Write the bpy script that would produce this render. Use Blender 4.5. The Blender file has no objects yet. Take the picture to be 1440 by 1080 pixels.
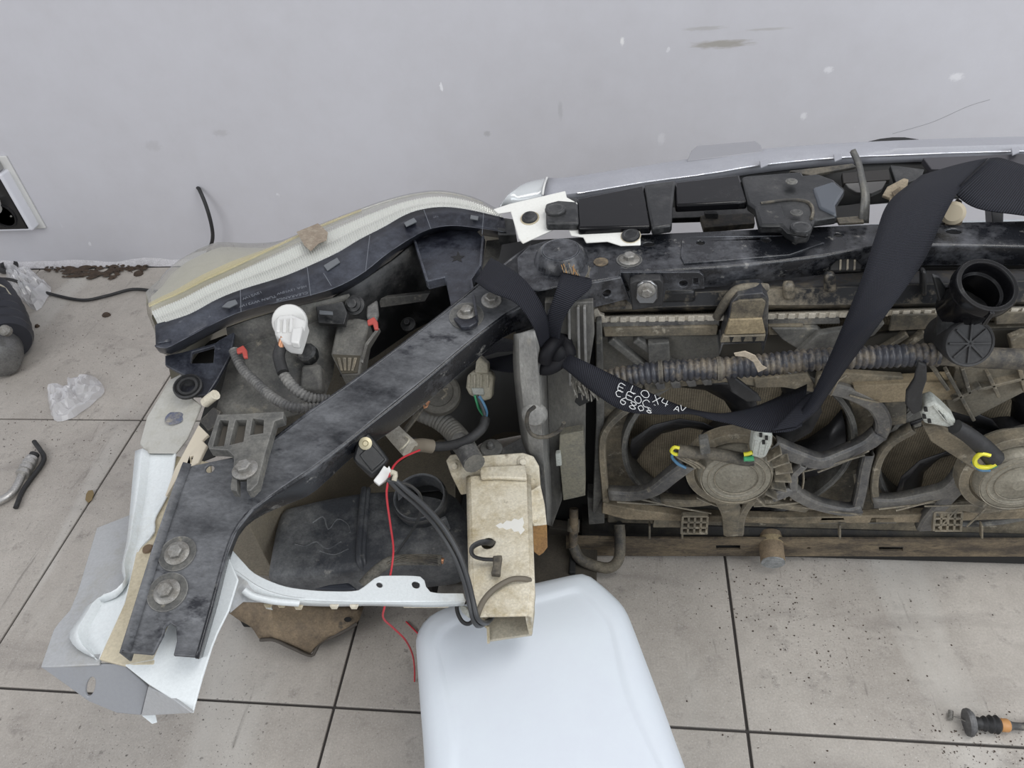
import bpy, bmesh, math, random
from mathutils import Vector as V, Matrix, noise
from mathutils.geometry import delaunay_2d_cdt
random.seed(7)
S = bpy.context.scene
COL = S.collection
# ------------------------------------------------------------------ camera, sky, lamps, exposure
CP = V((0, 0, 1.10019)); F = 1076.84
PITCH, ROLL, YAW = 0.730706754, -0.111729127, -0.170587842
FW = V((math.sin(YAW)*math.cos(PITCH), math.cos(YAW)*math.cos(PITCH), -math.sin(PITCH)))
_r = V((math.cos(YAW), -math.sin(YAW), 0)); _u = _r.cross(FW)
RT = _r*math.cos(ROLL)+_u*math.sin(ROLL); UP = -_r*math.sin(ROLL)+_u*math.cos(ROLL)
cam = bpy.data.cameras.new('camera'); camo = bpy.data.objects.new('camera', cam); COL.objects.link(camo)
m = Matrix((RT, UP, -FW)).transposed().to_4x4(); m.translation = CP; camo.matrix_world = m
cam.sensor_width = 36; cam.lens = F/1440*36; cam.clip_start = .02; S.camera = camo
S.view_settings.view_transform = 'Standard'; S.view_settings.look = 'None'
S.view_settings.exposure = 0.0; S.view_settings.gamma = 1.0; S.view_settings.use_curve_mapping = False
W = bpy.data.worlds.new('world'); S.world = W; W.use_nodes = True
W.node_tree.nodes['Background'].inputs[0].default_value = (.93, .95, 1, 1)
W.node_tree.nodes['Background'].inputs[1].default_value = .56
def area(name, loc, tgt, sx, sy, power, col):
    l = bpy.data.lights.new(name, 'AREA'); l.shape = 'RECTANGLE'; l.size = sx; l.size_y = sy; l.energy = power; l.color = col
    o = bpy.data.objects.new(name, l); COL.objects.link(o); o.location = loc
    o.rotation_euler = (V(tgt)-V(loc)).to_track_quat('-Z', 'Y').to_euler(); return o
area('window_daylight', (-2.2, -1.6, 2.3), (0, .9, .3), 2.0, 1.6, 36, (.97, .98, 1))
area('window_daylight', (2.6, -1.0, 2.2), (.5, 1.2, .4), 2.0, 1.6, 50, (.90, .95, 1))
area('overhead_fill', (.9, .4, 2.75), (.4, .9, 0), 1.6, .7, 26, (1, .98, .95))  # broad overhead fill added for soft light, no known fixture

# ------------------------------------------------------------------ projecting helpers (photo pixel -> world point at a real depth)
def ray(px, py): return FW+RT*((px-720)/F)-UP*((py-540)/F)
def A(px, py, z): d = ray(px, py); return CP+d*((z-CP.z)/d.z)
def AY(px, py, y): d = ray(px, py); return CP+d*(y/d.y)
def plane3(*a):
    p = [A(*q) for q in a]; n = (p[1]-p[0]).cross(p[2]-p[0]).normalized()
    if n.dot(CP-p[0]) < 0: n = -n
    return p[0], n
def on(pl, px, py): d = ray(px, py); return CP+d*((pl[0]-CP).dot(pl[1])/d.dot(pl[1]))
def pxm(p): return F/(V(p)-CP).dot(FW)      # pixels per metre at a point

# ------------------------------------------------------------------ materials
MATS = {}
def M(name, c, rough=.5, metal=0., c2=None, sc=8., lo=.45, hi=.65, bump=0., bsc=120., c3=None, sc3=30., lo3=.62, hi3=.7, stretch=(1, 1, 1), spec=.5, rot=0., grain=.22, edge=None, ew=.0022, eamt=.8):
    if name in MATS: return MATS[name]
    m = bpy.data.materials.new(name); m.use_nodes = True; nt = m.node_tree; N = nt.nodes; L = nt.links
    b = N['Principled BSDF']; b.inputs['Base Color'].default_value = (*c, 1); b.inputs['Roughness'].default_value = rough
    b.inputs['Metallic'].default_value = metal; b.inputs['Specular IOR Level'].default_value = spec
    g = N.new('ShaderNodeNewGeometry'); mp = N.new('ShaderNodeMapping'); mp.inputs['Scale'].default_value = stretch; mp.inputs['Rotation'].default_value = (0, 0, rot)
    L.new(g.outputs['Position'], mp.inputs[0]); out = None
    def nz(scale, detail=7, rg=.62):
        n = N.new('ShaderNodeTexNoise'); n.inputs['Scale'].default_value = scale; n.inputs['Detail'].default_value = detail
        n.inputs['Roughness'].default_value = rg; L.new(mp.outputs[0], n.inputs['Vector']); return n
    def ramp(src, a, z):
        r = N.new('ShaderNodeMapRange'); r.inputs[1].default_value = a; r.inputs[2].default_value = z; L.new(src, r.inputs[0]); return r.outputs[0]
    def mix(fac, ca, cb):
        x = N.new('ShaderNodeMix'); x.data_type = 'RGBA'; L.new(fac, x.inputs[0])
        for s, q in ((6, ca), (7, cb)):
            if isinstance(q, tuple): x.inputs[s].default_value = (*q, 1)
            else: L.new(q, x.inputs[s])
        return x.outputs[2]
    if c2:
        na, nb2 = nz(sc), nz(sc*7.3, 6, .75)
        w = N.new('ShaderNodeMix'); w.data_type = 'FLOAT'; w.inputs[0].default_value = .38; L.new(na.outputs[0], w.inputs[2]); L.new(nb2.outputs[0], w.inputs[3])
        f2 = ramp(w.outputs[0], lo, hi); out = mix(f2, c, c2)
        rr = N.new('ShaderNodeMapRange'); rr.inputs[3].default_value = rough; rr.inputs[4].default_value = min(.9, rough+.3)
        L.new(f2, rr.inputs[0]); L.new(rr.outputs[0], b.inputs['Roughness'])
    if c3: out = mix(ramp(nz(sc3, 5, .7).outputs[0], lo3, hi3), out if out else c, c3)
    if edge:                                        # worn, dusty edges; the pale tint also paints in highlights along folds
        bv = N.new('ShaderNodeBevel'); bv.samples = 4; bv.inputs['Radius'].default_value = ew
        dt = N.new('ShaderNodeVectorMath'); dt.operation = 'DOT_PRODUCT'; L.new(bv.outputs[0], dt.inputs[0]); L.new(g.outputs['Normal'], dt.inputs[1])
        r = N.new('ShaderNodeMapRange'); r.inputs[1].default_value = .97; r.inputs[2].default_value = .80; L.new(dt.outputs['Value'], r.inputs[0])
        mu = N.new('ShaderNodeMath'); mu.operation = 'MULTIPLY'; L.new(r.outputs[0], mu.inputs[0])
        r2 = N.new('ShaderNodeMapRange'); r2.inputs[1].default_value = .35; r2.inputs[2].default_value = .6; r2.inputs[4].default_value = eamt; L.new(nz(30, 5).outputs[0], r2.inputs[0])
        L.new(r2.outputs[0], mu.inputs[1]); out = mix(mu.outputs[0], out if out else c, edge)
    if grain and (out or c2):
        gr_ = N.new('ShaderNodeMapRange'); gr_.inputs[1].default_value = .3; gr_.inputs[2].default_value = .7; gr_.inputs[3].default_value = 1-grain; gr_.inputs[4].default_value = 1+grain
        L.new(nz(330, 4, .7).outputs[0], gr_.inputs[0])
        x = N.new('ShaderNodeMix'); x.data_type = 'RGBA'; x.blend_type = 'MULTIPLY'; x.inputs[0].default_value = 1; L.new(out, x.inputs[6]); L.new(gr_.outputs[0], x.inputs[7]); out = x.outputs[2]
    if out: L.new(out, b.inputs['Base Color'])
    if bump:
        bp = N.new('ShaderNodeBump'); bp.inputs['Strength'].default_value = bump; bp.inputs['Distance'].default_value = .002
        L.new(nz(bsc, 4).outputs[0], bp.inputs['Height']); L.new(bp.outputs[0], b.inputs['Normal'])
    MATS[name] = m; m['b'] = 1; return m
DUST = (.19, .20, .23)
TAN = (.36, .30, .205)
black_paint = M('black paint with dust', (.009, .010, .013), .27, 0, (.15, .155, .17), 8, .50, .72, .12, 160, (.26, .255, .24), 40, .62, .76, edge=(.24, .255, .28))
brace_paint = M('dusty black brace paint', (.011, .012, .015), .3, 0, (.165, .170, .180), 6, .40, .66, .15, 170, (.012, .013, .018), 30, .58, .68, (.5, 1, 1), rot=-1.05, edge=(.24, .26, .30))
gloss_black = M('gloss black plastic', (.005, .005, .006), .2, 0, (.03, .03, .031), 14, .54, .8, spec=.28, edge=(.10, .10, .105))
black_plastic = M('black plastic', (.010, .011, .012), .38, 0, (.085, .085, .085), 11, .48, .74, .1, 200, (.17, .16, .14), 44, .64, .78, edge=(.15, .15, .15))
navy_plastic = M('lamp housing plastic', (.010, .011, .017), .33, 0, (.085, .095, .12), 8, .47, .74, .12, 220, (.16, .17, .19), 50, .63, .78, edge=(.25, .27, .31))
grey_plastic = M('dusty grey plastic', (.062, .062, .060), .6, 0, (.20, .195, .175), 9, .42, .66, .15, 180, (.27, .25, .20), 38, .6, .74, edge=(.30, .295, .28))
tan_plastic = M('dusty tan plastic', (.075, .07, .058), .7, 0, (.29, .245, .17), 10, .40, .66, .2, 120, (.42, .38, .30), 44, .6, .72, edge=(.46, .42, .34))
res_plastic = M('resonator plastic', (.048, .052, .060), .45, 0, (.21, .215, .215), 6, .42, .64, .25, 70, (.29, .285, .26), 40, .62, .76, edge=(.36, .37, .38))
white_paint = M('white body paint', (.73, .77, .78), .3, 0, (.56, .55, .49), 7, .56, .8, .05, 120, (.36, .31, .23), 36, .70, .78, grain=.06)
cream_paint = M('dirty white paint', (.68, .63, .51), .45, 0, (.40, .33, .20), 11, .43, .62, .15, 120, (.17, .13, .075), 34, .62, .74, grain=.16, edge=(.76, .74, .67))
sealer = M('tan body sealer', (.56, .50, .37), .55, 0, (.32, .265, .165), 11, .46, .70, .2, 90, (.15, .115, .07), 30, .66, .76, grain=.12)
grey_prime = M('grey inner paint', (.42, .43, .44), .42, 0, (.31, .29, .235), 6, .5, .75, 0, 100, (.19, .16, .11), 30, .67, .76, grain=.08)
steel = M('zinc plated steel', (.30, .295, .28), .42, .5, (.17, .155, .13), 70, .4, .66, edge=(.42, .41, .39), ew=.0012)
rust = M('rusty steel', (.06, .048, .036), .72, 0, (.23, .18, .115), 14, .42, .66, .35, 90, (.03, .026, .022), 22, .58, .70, (1, 1, 3))
orange_rust = M('orange rust', (.33, .19, .07), .8, 0, (.2, .11, .05), 40, .4, .65, .3, 150)
silver = M('silver trim', (.30, .305, .335), .36, 0, (.36, .365, .40), 6, .42, .7, 0, 100, (.44, .44, .44), 60, .7, .8, grain=.05)
chrome = M('bright edge', (.62, .63, .67), .25, .4)
dark = M('dark plastic and cavity shade', (.012, .012, .012), .7)  # near-black parts; also stands in for shade in holes and gaps
rubber = M('black rubber', (.02, .02, .021), .55, 0, (.06, .06, .06), 40, .5, .75)
rubber_dusty = M('dusty rubber', (.035, .033, .031), .62, 0, (.20, .175, .13), 16, .43, .66, .1, 200, edge=(.25, .235, .2))
conduit = M('grey conduit', (.075, .075, .075), .6, 0, (.25, .245, .23), 22, .42, .66)
core_mat = M('radiator fins', (.22, .185, .13), .7, .1, (.46, .39, .275), 11, .4, .64)
red_plastic = M('red plastic', (.42, .07, .055), .45)
white_plastic = M('white connector plastic', (.68, .68, .66), .4)
beige_plastic = M('aged beige connector plastic', (.47, .44, .35), .5, 0, (.33, .3, .22), 60, .45, .7)
pale_grey = M('pale grey connector plastic', (.47, .49, .45), .5, 0, (.34, .33, .28), 50, .45, .7)
copper = M('bare copper', (.55, .28, .16), .4, .7)
alu = M('aluminium', (.55, .54, .52), .35, .8, (.4, .39, .37), 50, .45, .7)
red_wire_m = M('red wire insulation', (.55, .035, .05), .4)
wire_grey = M('dark wire insulation', (.045, .047, .05), .45)
yellow_m = M('yellow insulation', (.75, .70, .05), .4); green_m = M('green insulation', (.06, .35, .16), .4); blue_m = M('blue insulation', (.08, .2, .33), .45)
hdpe = M('white canister plastic', (.70, .755, .81), .38, 0, (.67, .71, .775), 4, .45, .7, 0, 100, (.5, .5, .5), 50, .76, .8, grain=.0)
shield_m = M('dirty splash shield', (.13, .10, .07), .7, 0, (.31, .235, .15), 9, .40, .64, .25, 90, (.045, .042, .038), 14, .57, .68)
brown_dirt = M('dirt', (.045, .032, .024), .9, 0, (.09, .06, .04), 60, .4, .7)
leaf_m = M('dry leaf', (.22, .16, .075), .7)
letter_m = M('moulded letter', (.13, .14, .16), .5)
paint_m = M('white marker', (.62, .63, .63), .6)
tape_m = M('brown tape residue', (.24, .19, .14), .4, 0, (.36, .31, .24), 90, .45, .6)
bright_weld = M('blue heat stained metal', (.13, .15, .22), .5, .3, (.36, .33, .27), 60, .45, .6)
weave = M('webbing', (.018, .018, .022), .62, spec=.22)
fan_m = M('fan blade plastic', (.016, .016, .018), .38, 0, (.05, .05, .05), 14, .5, .75, 0, 90, (.22, .22, .22), 110, .70, .73)
def lens_material(name, tint, haze, hz):
    m = bpy.data.materials.new(name); m.use_nodes = True; nt = m.node_tree; N = nt.nodes; L = nt.links
    N.remove(N['Principled BSDF']); o = N['Material Output']
    t = N.new('ShaderNodeBsdfTransparent'); t.inputs[0].default_value = (*tint, 1)
    d = N.new('ShaderNodeBsdfDiffuse'); d.inputs[0].default_value = (*haze, 1)
    g = N.new('ShaderNodeBsdfGlossy'); g.inputs['Roughness'].default_value = .06
    a = N.new('ShaderNodeMixShader'); a.inputs[0].default_value = hz; L.new(t.outputs[0], a.inputs[1]); L.new(d.outputs[0], a.inputs[2])
    fr = N.new('ShaderNodeFresnel'); ge = N.new('ShaderNodeNewGeometry'); ii = N.new('ShaderNodeMath'); ii.operation = 'MULTIPLY_ADD'; ii.inputs[1].default_value = -.76; ii.inputs[2].default_value = 1.45
    L.new(ge.outputs['Backfacing'], ii.inputs[0]); L.new(ii.outputs[0], fr.inputs[0])
    b = N.new('ShaderNodeMixShader'); L.new(fr.outputs[0], b.inputs[0]); L.new(a.outputs[0], b.inputs[1]); L.new(g.outputs[0], b.inputs[2])
    L.new(b.outputs[0], o.inputs[0]); return m
lens_m = lens_material('aged clear lens', (.98, .975, .94), (.66, .66, .60), .13)
lens_y = lens_material('yellowed lens edge', (.95, .90, .70), (.62, .55, .33), .40)
film_m = lens_material('clear crumpled film', (.97, .97, .98), (.86, .86, .88), .5)
ribbed_m = M('ribbed reflector', (.86, .87, .87), .22, .5)
def weave_nodes():
    nt = weave.node_tree; N = nt.nodes; L = nt.links; b = N['Principled BSDF']
    uv = N.new('ShaderNodeUVMap'); w = N.new('ShaderNodeTexWave'); w.wave_type = 'BANDS'; w.bands_direction = 'Y'
    w.inputs['Scale'].default_value = 130; L.new(uv.outputs[0], w.inputs[0])
    w2 = N.new('ShaderNodeTexWave'); w2.bands_direction = 'X'; w2.inputs['Scale'].default_value = 190; L.new(uv.outputs[0], w2.inputs[0])
    ad = N.new('ShaderNodeMath'); ad.operation = 'MULTIPLY_ADD'; ad.inputs[1].default_value = .4; L.new(w2.outputs[1], ad.inputs[0]); L.new(w.outputs[1], ad.inputs[2])
    bp = N.new('ShaderNodeBump'); bp.inputs['Strength'].default_value = .55; bp.inputs['Distance'].default_value = .0012
    L.new(ad.outputs[0], bp.inputs['Height']); L.new(bp.outputs[0], b.inputs['Normal'])
    x = N.new('ShaderNodeMix'); x.data_type = 'RGBA'; x.inputs[6].default_value = (.005, .005, .007, 1); x.inputs[7].default_value = (.024, .026, .036, 1)
    L.new(w.outputs[1], x.inputs[0]); L.new(x.outputs[2], b.inputs['Base Color'])
weave_nodes()
def core_nodes():
    nt = core_mat.node_tree; N = nt.nodes; L = nt.links; b = N['Principled BSDF']
    g = N.new('ShaderNodeNewGeometry'); w = N.new('ShaderNodeTexWave'); w.bands_direction = 'X'; w.inputs['Scale'].default_value = 95
    L.new(g.outputs['Position'], w.inputs[0])
    src = b.inputs['Base Color'].links[0].from_socket
    x = N.new('ShaderNodeMix'); x.data_type = 'RGBA'; x.blend_type = 'MULTIPLY'; x.inputs[0].default_value = 1
    r = N.new('ShaderNodeMapRange'); r.inputs[3].default_value = .55; r.inputs[4].default_value = 1; L.new(w.outputs[1], r.inputs[0])
    L.new(src, x.inputs[6]); L.new(r.outputs[0], x.inputs[7]); L.new(x.outputs[2], b.inputs['Base Color'])
core_nodes()

# ------------------------------------------------------------------ building helpers
def wo(parent):                                   # world offset of a parent (children keep world-space vertices)
    v = V((0, 0, 0))
    while parent: v += parent.location; parent = parent.parent
    return v
def thing(name, label, cat, loc=(0, 0, 0), group=None):
    o = bpy.data.objects.new(name, None); COL.objects.link(o); o.location = loc; o.empty_display_size = .05
    return tag(o, label, cat, group)
def tag(o, label=None, cat=None, group=None, kind=None):
    for k, v in (('label', label), ('category', cat), ('group', group), ('kind', kind)):
        if v: o[k] = v
    return o
def mk(name, vs, fs, mat, parent=None, smooth=True, bev=0., thick=0., uvs=None, off=-1., sub=0, ang=38):
    me = bpy.data.meshes.new(name)
    vs = [V(v) for v in vs]; off0 = wo(parent)
    if parent is None:
        off0 = sum(vs, V())/len(vs); off0.z = min(v.z for v in vs)
    me.from_pydata([tuple(v-off0) for v in vs], [], fs); me.update()
    if uvs:
        u = me.uv_layers.new(name='UVMap')
        for l in me.loops: u.data[l.index].uv = uvs[l.vertex_index]
    me.materials.append(mat)
    if smooth:
        me.polygons.foreach_set('use_smooth', [True]*len(me.polygons)); me.set_sharp_from_angle(angle=math.radians(ang))
    o = bpy.data.objects.new(name, me); COL.objects.link(o)
    if parent: o.parent = parent
    else: o.location = off0
    if sub: s = o.modifiers.new('s', 'SUBSURF'); s.levels = s.render_levels = sub
    if thick: s = o.modifiers.new('t', 'SOLIDIFY'); s.thickness = thick; s.offset = off
    if bev: b = o.modifiers.new('b', 'BEVEL'); b.width = bev; b.segments = 2; b.limit_method = 'ANGLE'; b.angle_limit = math.radians(38)
    return o
def ctr(ps): return sum(ps, V())/len(ps)
def newell(ps):
    n = V((0, 0, 0))
    for a, b in zip(ps, ps[1:]+ps[:1]): n += a.cross(b)
    return n.normalized()
def inside(p, poly):
    r = False
    for a, b in zip(poly, poly[1:]+poly[:1]):
        if (a[1] > p[1]) != (b[1] > p[1]) and p[0] < (b[0]-a[0])*(p[1]-a[1])/(b[1]-a[1])+a[0]: r = not r
    return r
def plate(name, pts, th, mat, parent=None, holes=(), bev=.001, n=None, smooth=False):
    """flat or nearly flat sheet: outline and holes given as world points, th = thickness away from the viewer side"""
    pts = [V(p) for p in pts]; c = ctr(pts); nn = newell(pts)
    if nn.dot(CP-c) < 0: nn = -nn
    d = -(V(n) if n else nn)*th
    e1 = (pts[1]-pts[0]); e1 = (e1-nn*e1.dot(nn)).normalized(); e2 = nn.cross(e1)
    loops = [pts]+[[V(p) for p in h] for h in holes]
    allp = [p for l in loops for p in l]; v2 = [((p-c).dot(e1), (p-c).dot(e2)) for p in allp]
    ed = []; k = 0; polys = []
    for l in loops:
        q = len(l); ed += [(k+i, k+(i+1) % q) for i in range(q)]; polys.append([v2[k+i] for i in range(q)]); k += q
    r = delaunay_2d_cdt([V(v) for v in v2], ed, [], 0, 1e-6)
    vo, fo, orig = r[0], r[2], r[3]
    def up3(i):
        if orig[i]: return allp[orig[i][0]]
        return c+e1*vo[i][0]+e2*vo[i][1]
    top = [up3(i) for i in range(len(vo))]; fs = []
    for f in fo:
        g = ctr([V((*vo[i], 0)) for i in f])
        if inside(g, polys[0]) and not any(inside(g, h) for h in polys[1:]): fs.append(list(f))
    nv = len(top); vs = top+[p+d for p in top]
    bnd = {}
    for f in fs:
        for a, b in zip(f, f[1:]+f[:1]): bnd[(a, b)] = 1
    sides = [(b, a, a+nv, b+nv) for (a, b) in bnd if (b, a) not in bnd]
    allf = fs+[[i+nv for i in reversed(f)] for f in fs]+sides
    o = mk(name, vs, allf, mat, parent, smooth=smooth, bev=0)
    bm = bmesh.new(); bm.from_mesh(o.data); bmesh.ops.recalc_face_normals(bm, faces=bm.faces)
    bmesh.ops.dissolve_limit(bm, angle_limit=.01, verts=bm.verts, edges=bm.edges); bm.to_mesh(o.data); bm.free()
    o.data.polygons.foreach_set('use_smooth', [True]*len(o.data.polygons)); o.data.set_sharp_from_angle(angle=math.radians(35))
    if bev: b = o.modifiers.new('b', 'BEVEL'); b.width = bev; b.segments = 2; b.limit_method = 'ANGLE'; b.angle_limit = math.radians(38)
    return o
def PZ(pl, z): return [A(x, y, z) for x, y in pl]          # pixel outline on a level plane
def PP(pl, plane): return [on(plane, x, y) for x, y in pl]
def PY(pl, y): return [AY(a, b, y) for a, b in pl]
def P3(pl): return [A(*p) for p in pl]
def circ(c, n, r, k=14, ry=None):
    n = V(n).normalized(); a = n.orthogonal().normalized() if abs(n.z) < .9 else V((1, 0, 0)); a = (a-n*a.dot(n)).normalized(); b = n.cross(a)
    return [V(c)+a*math.cos(t)*r+b*math.sin(t)*(ry or r) for t in (2*math.pi*i/k for i in range(k))]
def cat(ps, n):
    """Catmull-Rom resample of a polyline of tuples / vectors to n points, even in length"""
    ps = [V(p) for p in ps]; out = []
    q = [ps[0]*2-ps[1]]+ps+[ps[-1]*2-ps[-2]]
    for i in range(len(ps)-1):
        a, b, c, d = q[i:i+4]
        for k in range(12):
            t = k/12; out.append(.5*((2*b)+(c-a)*t+(2*a-5*b+4*c-d)*t*t+(3*b-a-3*c+d)*t**3))
    out.append(ps[-1])
    L = [0]
    for a, b in zip(out, out[1:]): L.append(L[-1]+(b-a).length)
    res = []; j = 0
    for i in range(n):
        s = L[-1]*i/(n-1)
        while j < len(L)-2 and L[j+1] < s: j += 1
        t = (s-L[j])/max(1e-9, L[j+1]-L[j]); res.append(out[j].lerp(out[j+1], min(1, max(0, t))))
    return res
def loft(name, rows, mat, parent=None, thick=0., bev=0., smooth=True, uv=False, closed=False, off=-1., ang=50):
    R, C = len(rows), len(rows[0]); vs = [p for r in rows for p in r]; fs = []; uvs = None
    for i in range(R-1):
        for j in range(C if closed else C-1):
            k = (j+1) % C; fs.append((i*C+j, i*C+k, (i+1)*C+k, (i+1)*C+j))
    if uv:
        uvs = []; s = 0
        for i, r in enumerate(rows):
            if i: s += (ctr(list(r))-ctr(list(rows[i-1]))).length
            w = 0
            for j, p in enumerate(r):
                if j: w += (V(p)-V(r[j-1])).length
                uvs.append((w, s))
    o = mk(name, vs, fs, mat, parent, smooth=smooth, thick=thick, bev=bev, uvs=uvs, off=off, ang=ang)
    return o
def orient(o):                                    # make normals consistent, facing the viewer side
    bm = bmesh.new(); bm.from_mesh(o.data); bmesh.ops.recalc_face_normals(bm, faces=bm.faces)
    w = wo(o.parent) if o.parent else o.location
    s = sum((f.normal.dot(CP-(f.calc_center_median()+w)) for f in bm.faces))
    if s < 0: bmesh.ops.reverse_faces(bm, faces=bm.faces)
    bm.to_mesh(o.data); bm.free(); return o
def upward(o):
    bm = bmesh.new(); bm.from_mesh(o.data); bmesh.ops.recalc_face_normals(bm, faces=bm.faces); bm.faces.ensure_lookup_table()
    if bm.faces[10].normal.z < 0: bmesh.ops.reverse_faces(bm, faces=bm.faces)
    bm.to_mesh(o.data); bm.free(); return o
def tube(name, pts, r, mat, parent=None, n=None, seg=10, pitch=0., depth=.0, taper=None, flat=1.):
    pts = [V(p) for p in pts]; L = sum((b-a).length for a, b in zip(pts, pts[1:]))
    if pitch: n = int(L/pitch)*4+1
    n = n or max(8, min(60, int(L/.008)))
    c = cat(pts, n); vs = []; fs = []
    t0 = (c[1]-c[0]).normalized(); a = t0.orthogonal().normalized()
    for i, p in enumerate(c):
        t = (c[min(i+1, n-1)]-c[max(i-1, 0)]).normalized(); a = (a-t*a.dot(t)).normalized(); b = t.cross(a)
        rr = r if not taper else r*(1+(taper-1)*i/(n-1))
        if pitch: rr -= depth*(0, .35, 1, .35)[i % 4]
        for k in range(seg):
            g = 2*math.pi*k/seg; vs.append(p+a*math.cos(g)*rr+b*math.sin(g)*rr*flat)
    for i in range(n-1):
        for k in range(seg): fs.append((i*seg+k, i*seg+(k+1) % seg, (i+1)*seg+(k+1) % seg, (i+1)*seg+k))
    fs.append(tuple(reversed(range(seg)))); fs.append(tuple((n-1)*seg+k for k in range(seg)))
    return mk(name, vs, fs, mat, parent, ang=60)
def frame(axis):
    n = V(axis).normalized(); a = (V((1, 0, 0))-n*n.x) if abs(n.x) < .9 else V((0, 1, 0))-n*n.y
    a.normalize(); return a, n.cross(a), n
def lathe(name, prof, p, axis, mat, parent=None, seg=24, cap=True, ang=35):
    a, b, n = frame(axis); vs = []; fs = []; p = V(p)
    for r, h in prof:
        for k in range(seg):
            g = 2*math.pi*k/seg; vs.append(p+a*(r*math.cos(g))+b*(r*math.sin(g))+n*h)
    for i in range(len(prof)-1):
        for k in range(seg): fs.append((i*seg+k, i*seg+(k+1) % seg, (i+1)*seg+(k+1) % seg, (i+1)*seg+k))
    if cap: fs.append(tuple(reversed(range(seg)))); fs.append(tuple((len(prof)-1)*seg+k for k in range(seg)))
    return mk(name, vs, fs, mat, parent, ang=ang)
def bolt(parent, p, n, r, mat=None, washer=True, name='bolt'):
    mat = mat or steel; a, b, n = frame(n); p = V(p); vs = []; fs = []
    o = lathe(name, [(r, 0), (r, .0016), (r*.86, .0028), (r*.66, .0034)], p, n, mat, parent, 20)
    hx = []; h0, h1 = .003, .003+r*.48; R = r*.60
    for h, q in ((h0, R), (h1-.0012, R), (h1, R*.82)): hx += [p+a*(q*math.cos(k*math.pi/3+.3))+b*(q*math.sin(k*math.pi/3+.3))+n*h for k in range(6)]
    f6 = [(i*6+k, i*6+(k+1) % 6, (i+1)*6+(k+1) % 6, (i+1)*6+k) for i in range(2) for k in range(6)]+[tuple(12+k for k in range(6))]
    mk('hex_head', hx, f6, mat, o, smooth=False)
    return o
def clip(parent, p, n, r, mat=None):
    return lathe('push_clip', [(r, 0), (r, .002), (r*.92, .0035), (r*.7, .0042), (r*.66, .0034), (r*.3, .0036)], p, n, mat or black_plastic, parent, 22)
def obox(name, c, ax, ay, az, mat, parent=None, bev=.0015):
    c = V(c); ax, ay, az = V(ax), V(ay), V(az); vs = [c+ax*i+ay*j+az*k for i in (-1, 1) for j in (-1, 1) for k in (-1, 1)]
    fs = [(0, 1, 3, 2), (4, 6, 7, 5), (0, 4, 5, 1), (2, 3, 7, 6), (0, 2, 6, 4), (1, 5, 7, 3)]
    o = mk(name, vs, fs, mat, parent, smooth=False, bev=bev)
    bm = bmesh.new(); bm.from_mesh(o.data); bmesh.ops.recalc_face_normals(bm, faces=bm.faces); bm.to_mesh(o.data); bm.free(); return o
def bx(name, x0, x1, y0, y1, z0, z1, mat, parent=None, bev=.0015):
    return obox(name, ((x0+x1)/2, (y0+y1)/2, (z0+z1)/2), ((x1-x0)/2, 0, 0), (0, (y1-y0)/2, 0), (0, 0, (z1-z0)/2), mat, parent, bev)
def text(name, s, p, xd, yd, size, mat, parent, ext=.0003):
    cu = bpy.data.curves.new(name, 'FONT'); cu.body = s; cu.size = size; cu.extrude = ext
    t = bpy.data.objects.new(name, cu); COL.objects.link(t); bpy.context.view_layer.update()
    me = bpy.data.meshes.new_from_object(t); COL.objects.unlink(t); bpy.data.objects.remove(t); bpy.data.curves.remove(cu)
    xd = V(xd).normalized(); yd = V(yd); yd = (yd-xd*yd.dot(xd)).normalized(); zd = xd.cross(yd)
    w = wo(parent)
    for v in me.vertices: c = v.co.copy(); v.co = V(p)+xd*c.x+yd*c.y+zd*c.z-w
    me.materials.clear(); me.materials.append(mat)
    o = bpy.data.objects.new(name, me); COL.objects.link(o); o.parent = parent; return o
UPV = V((0, 0, 1))

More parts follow.
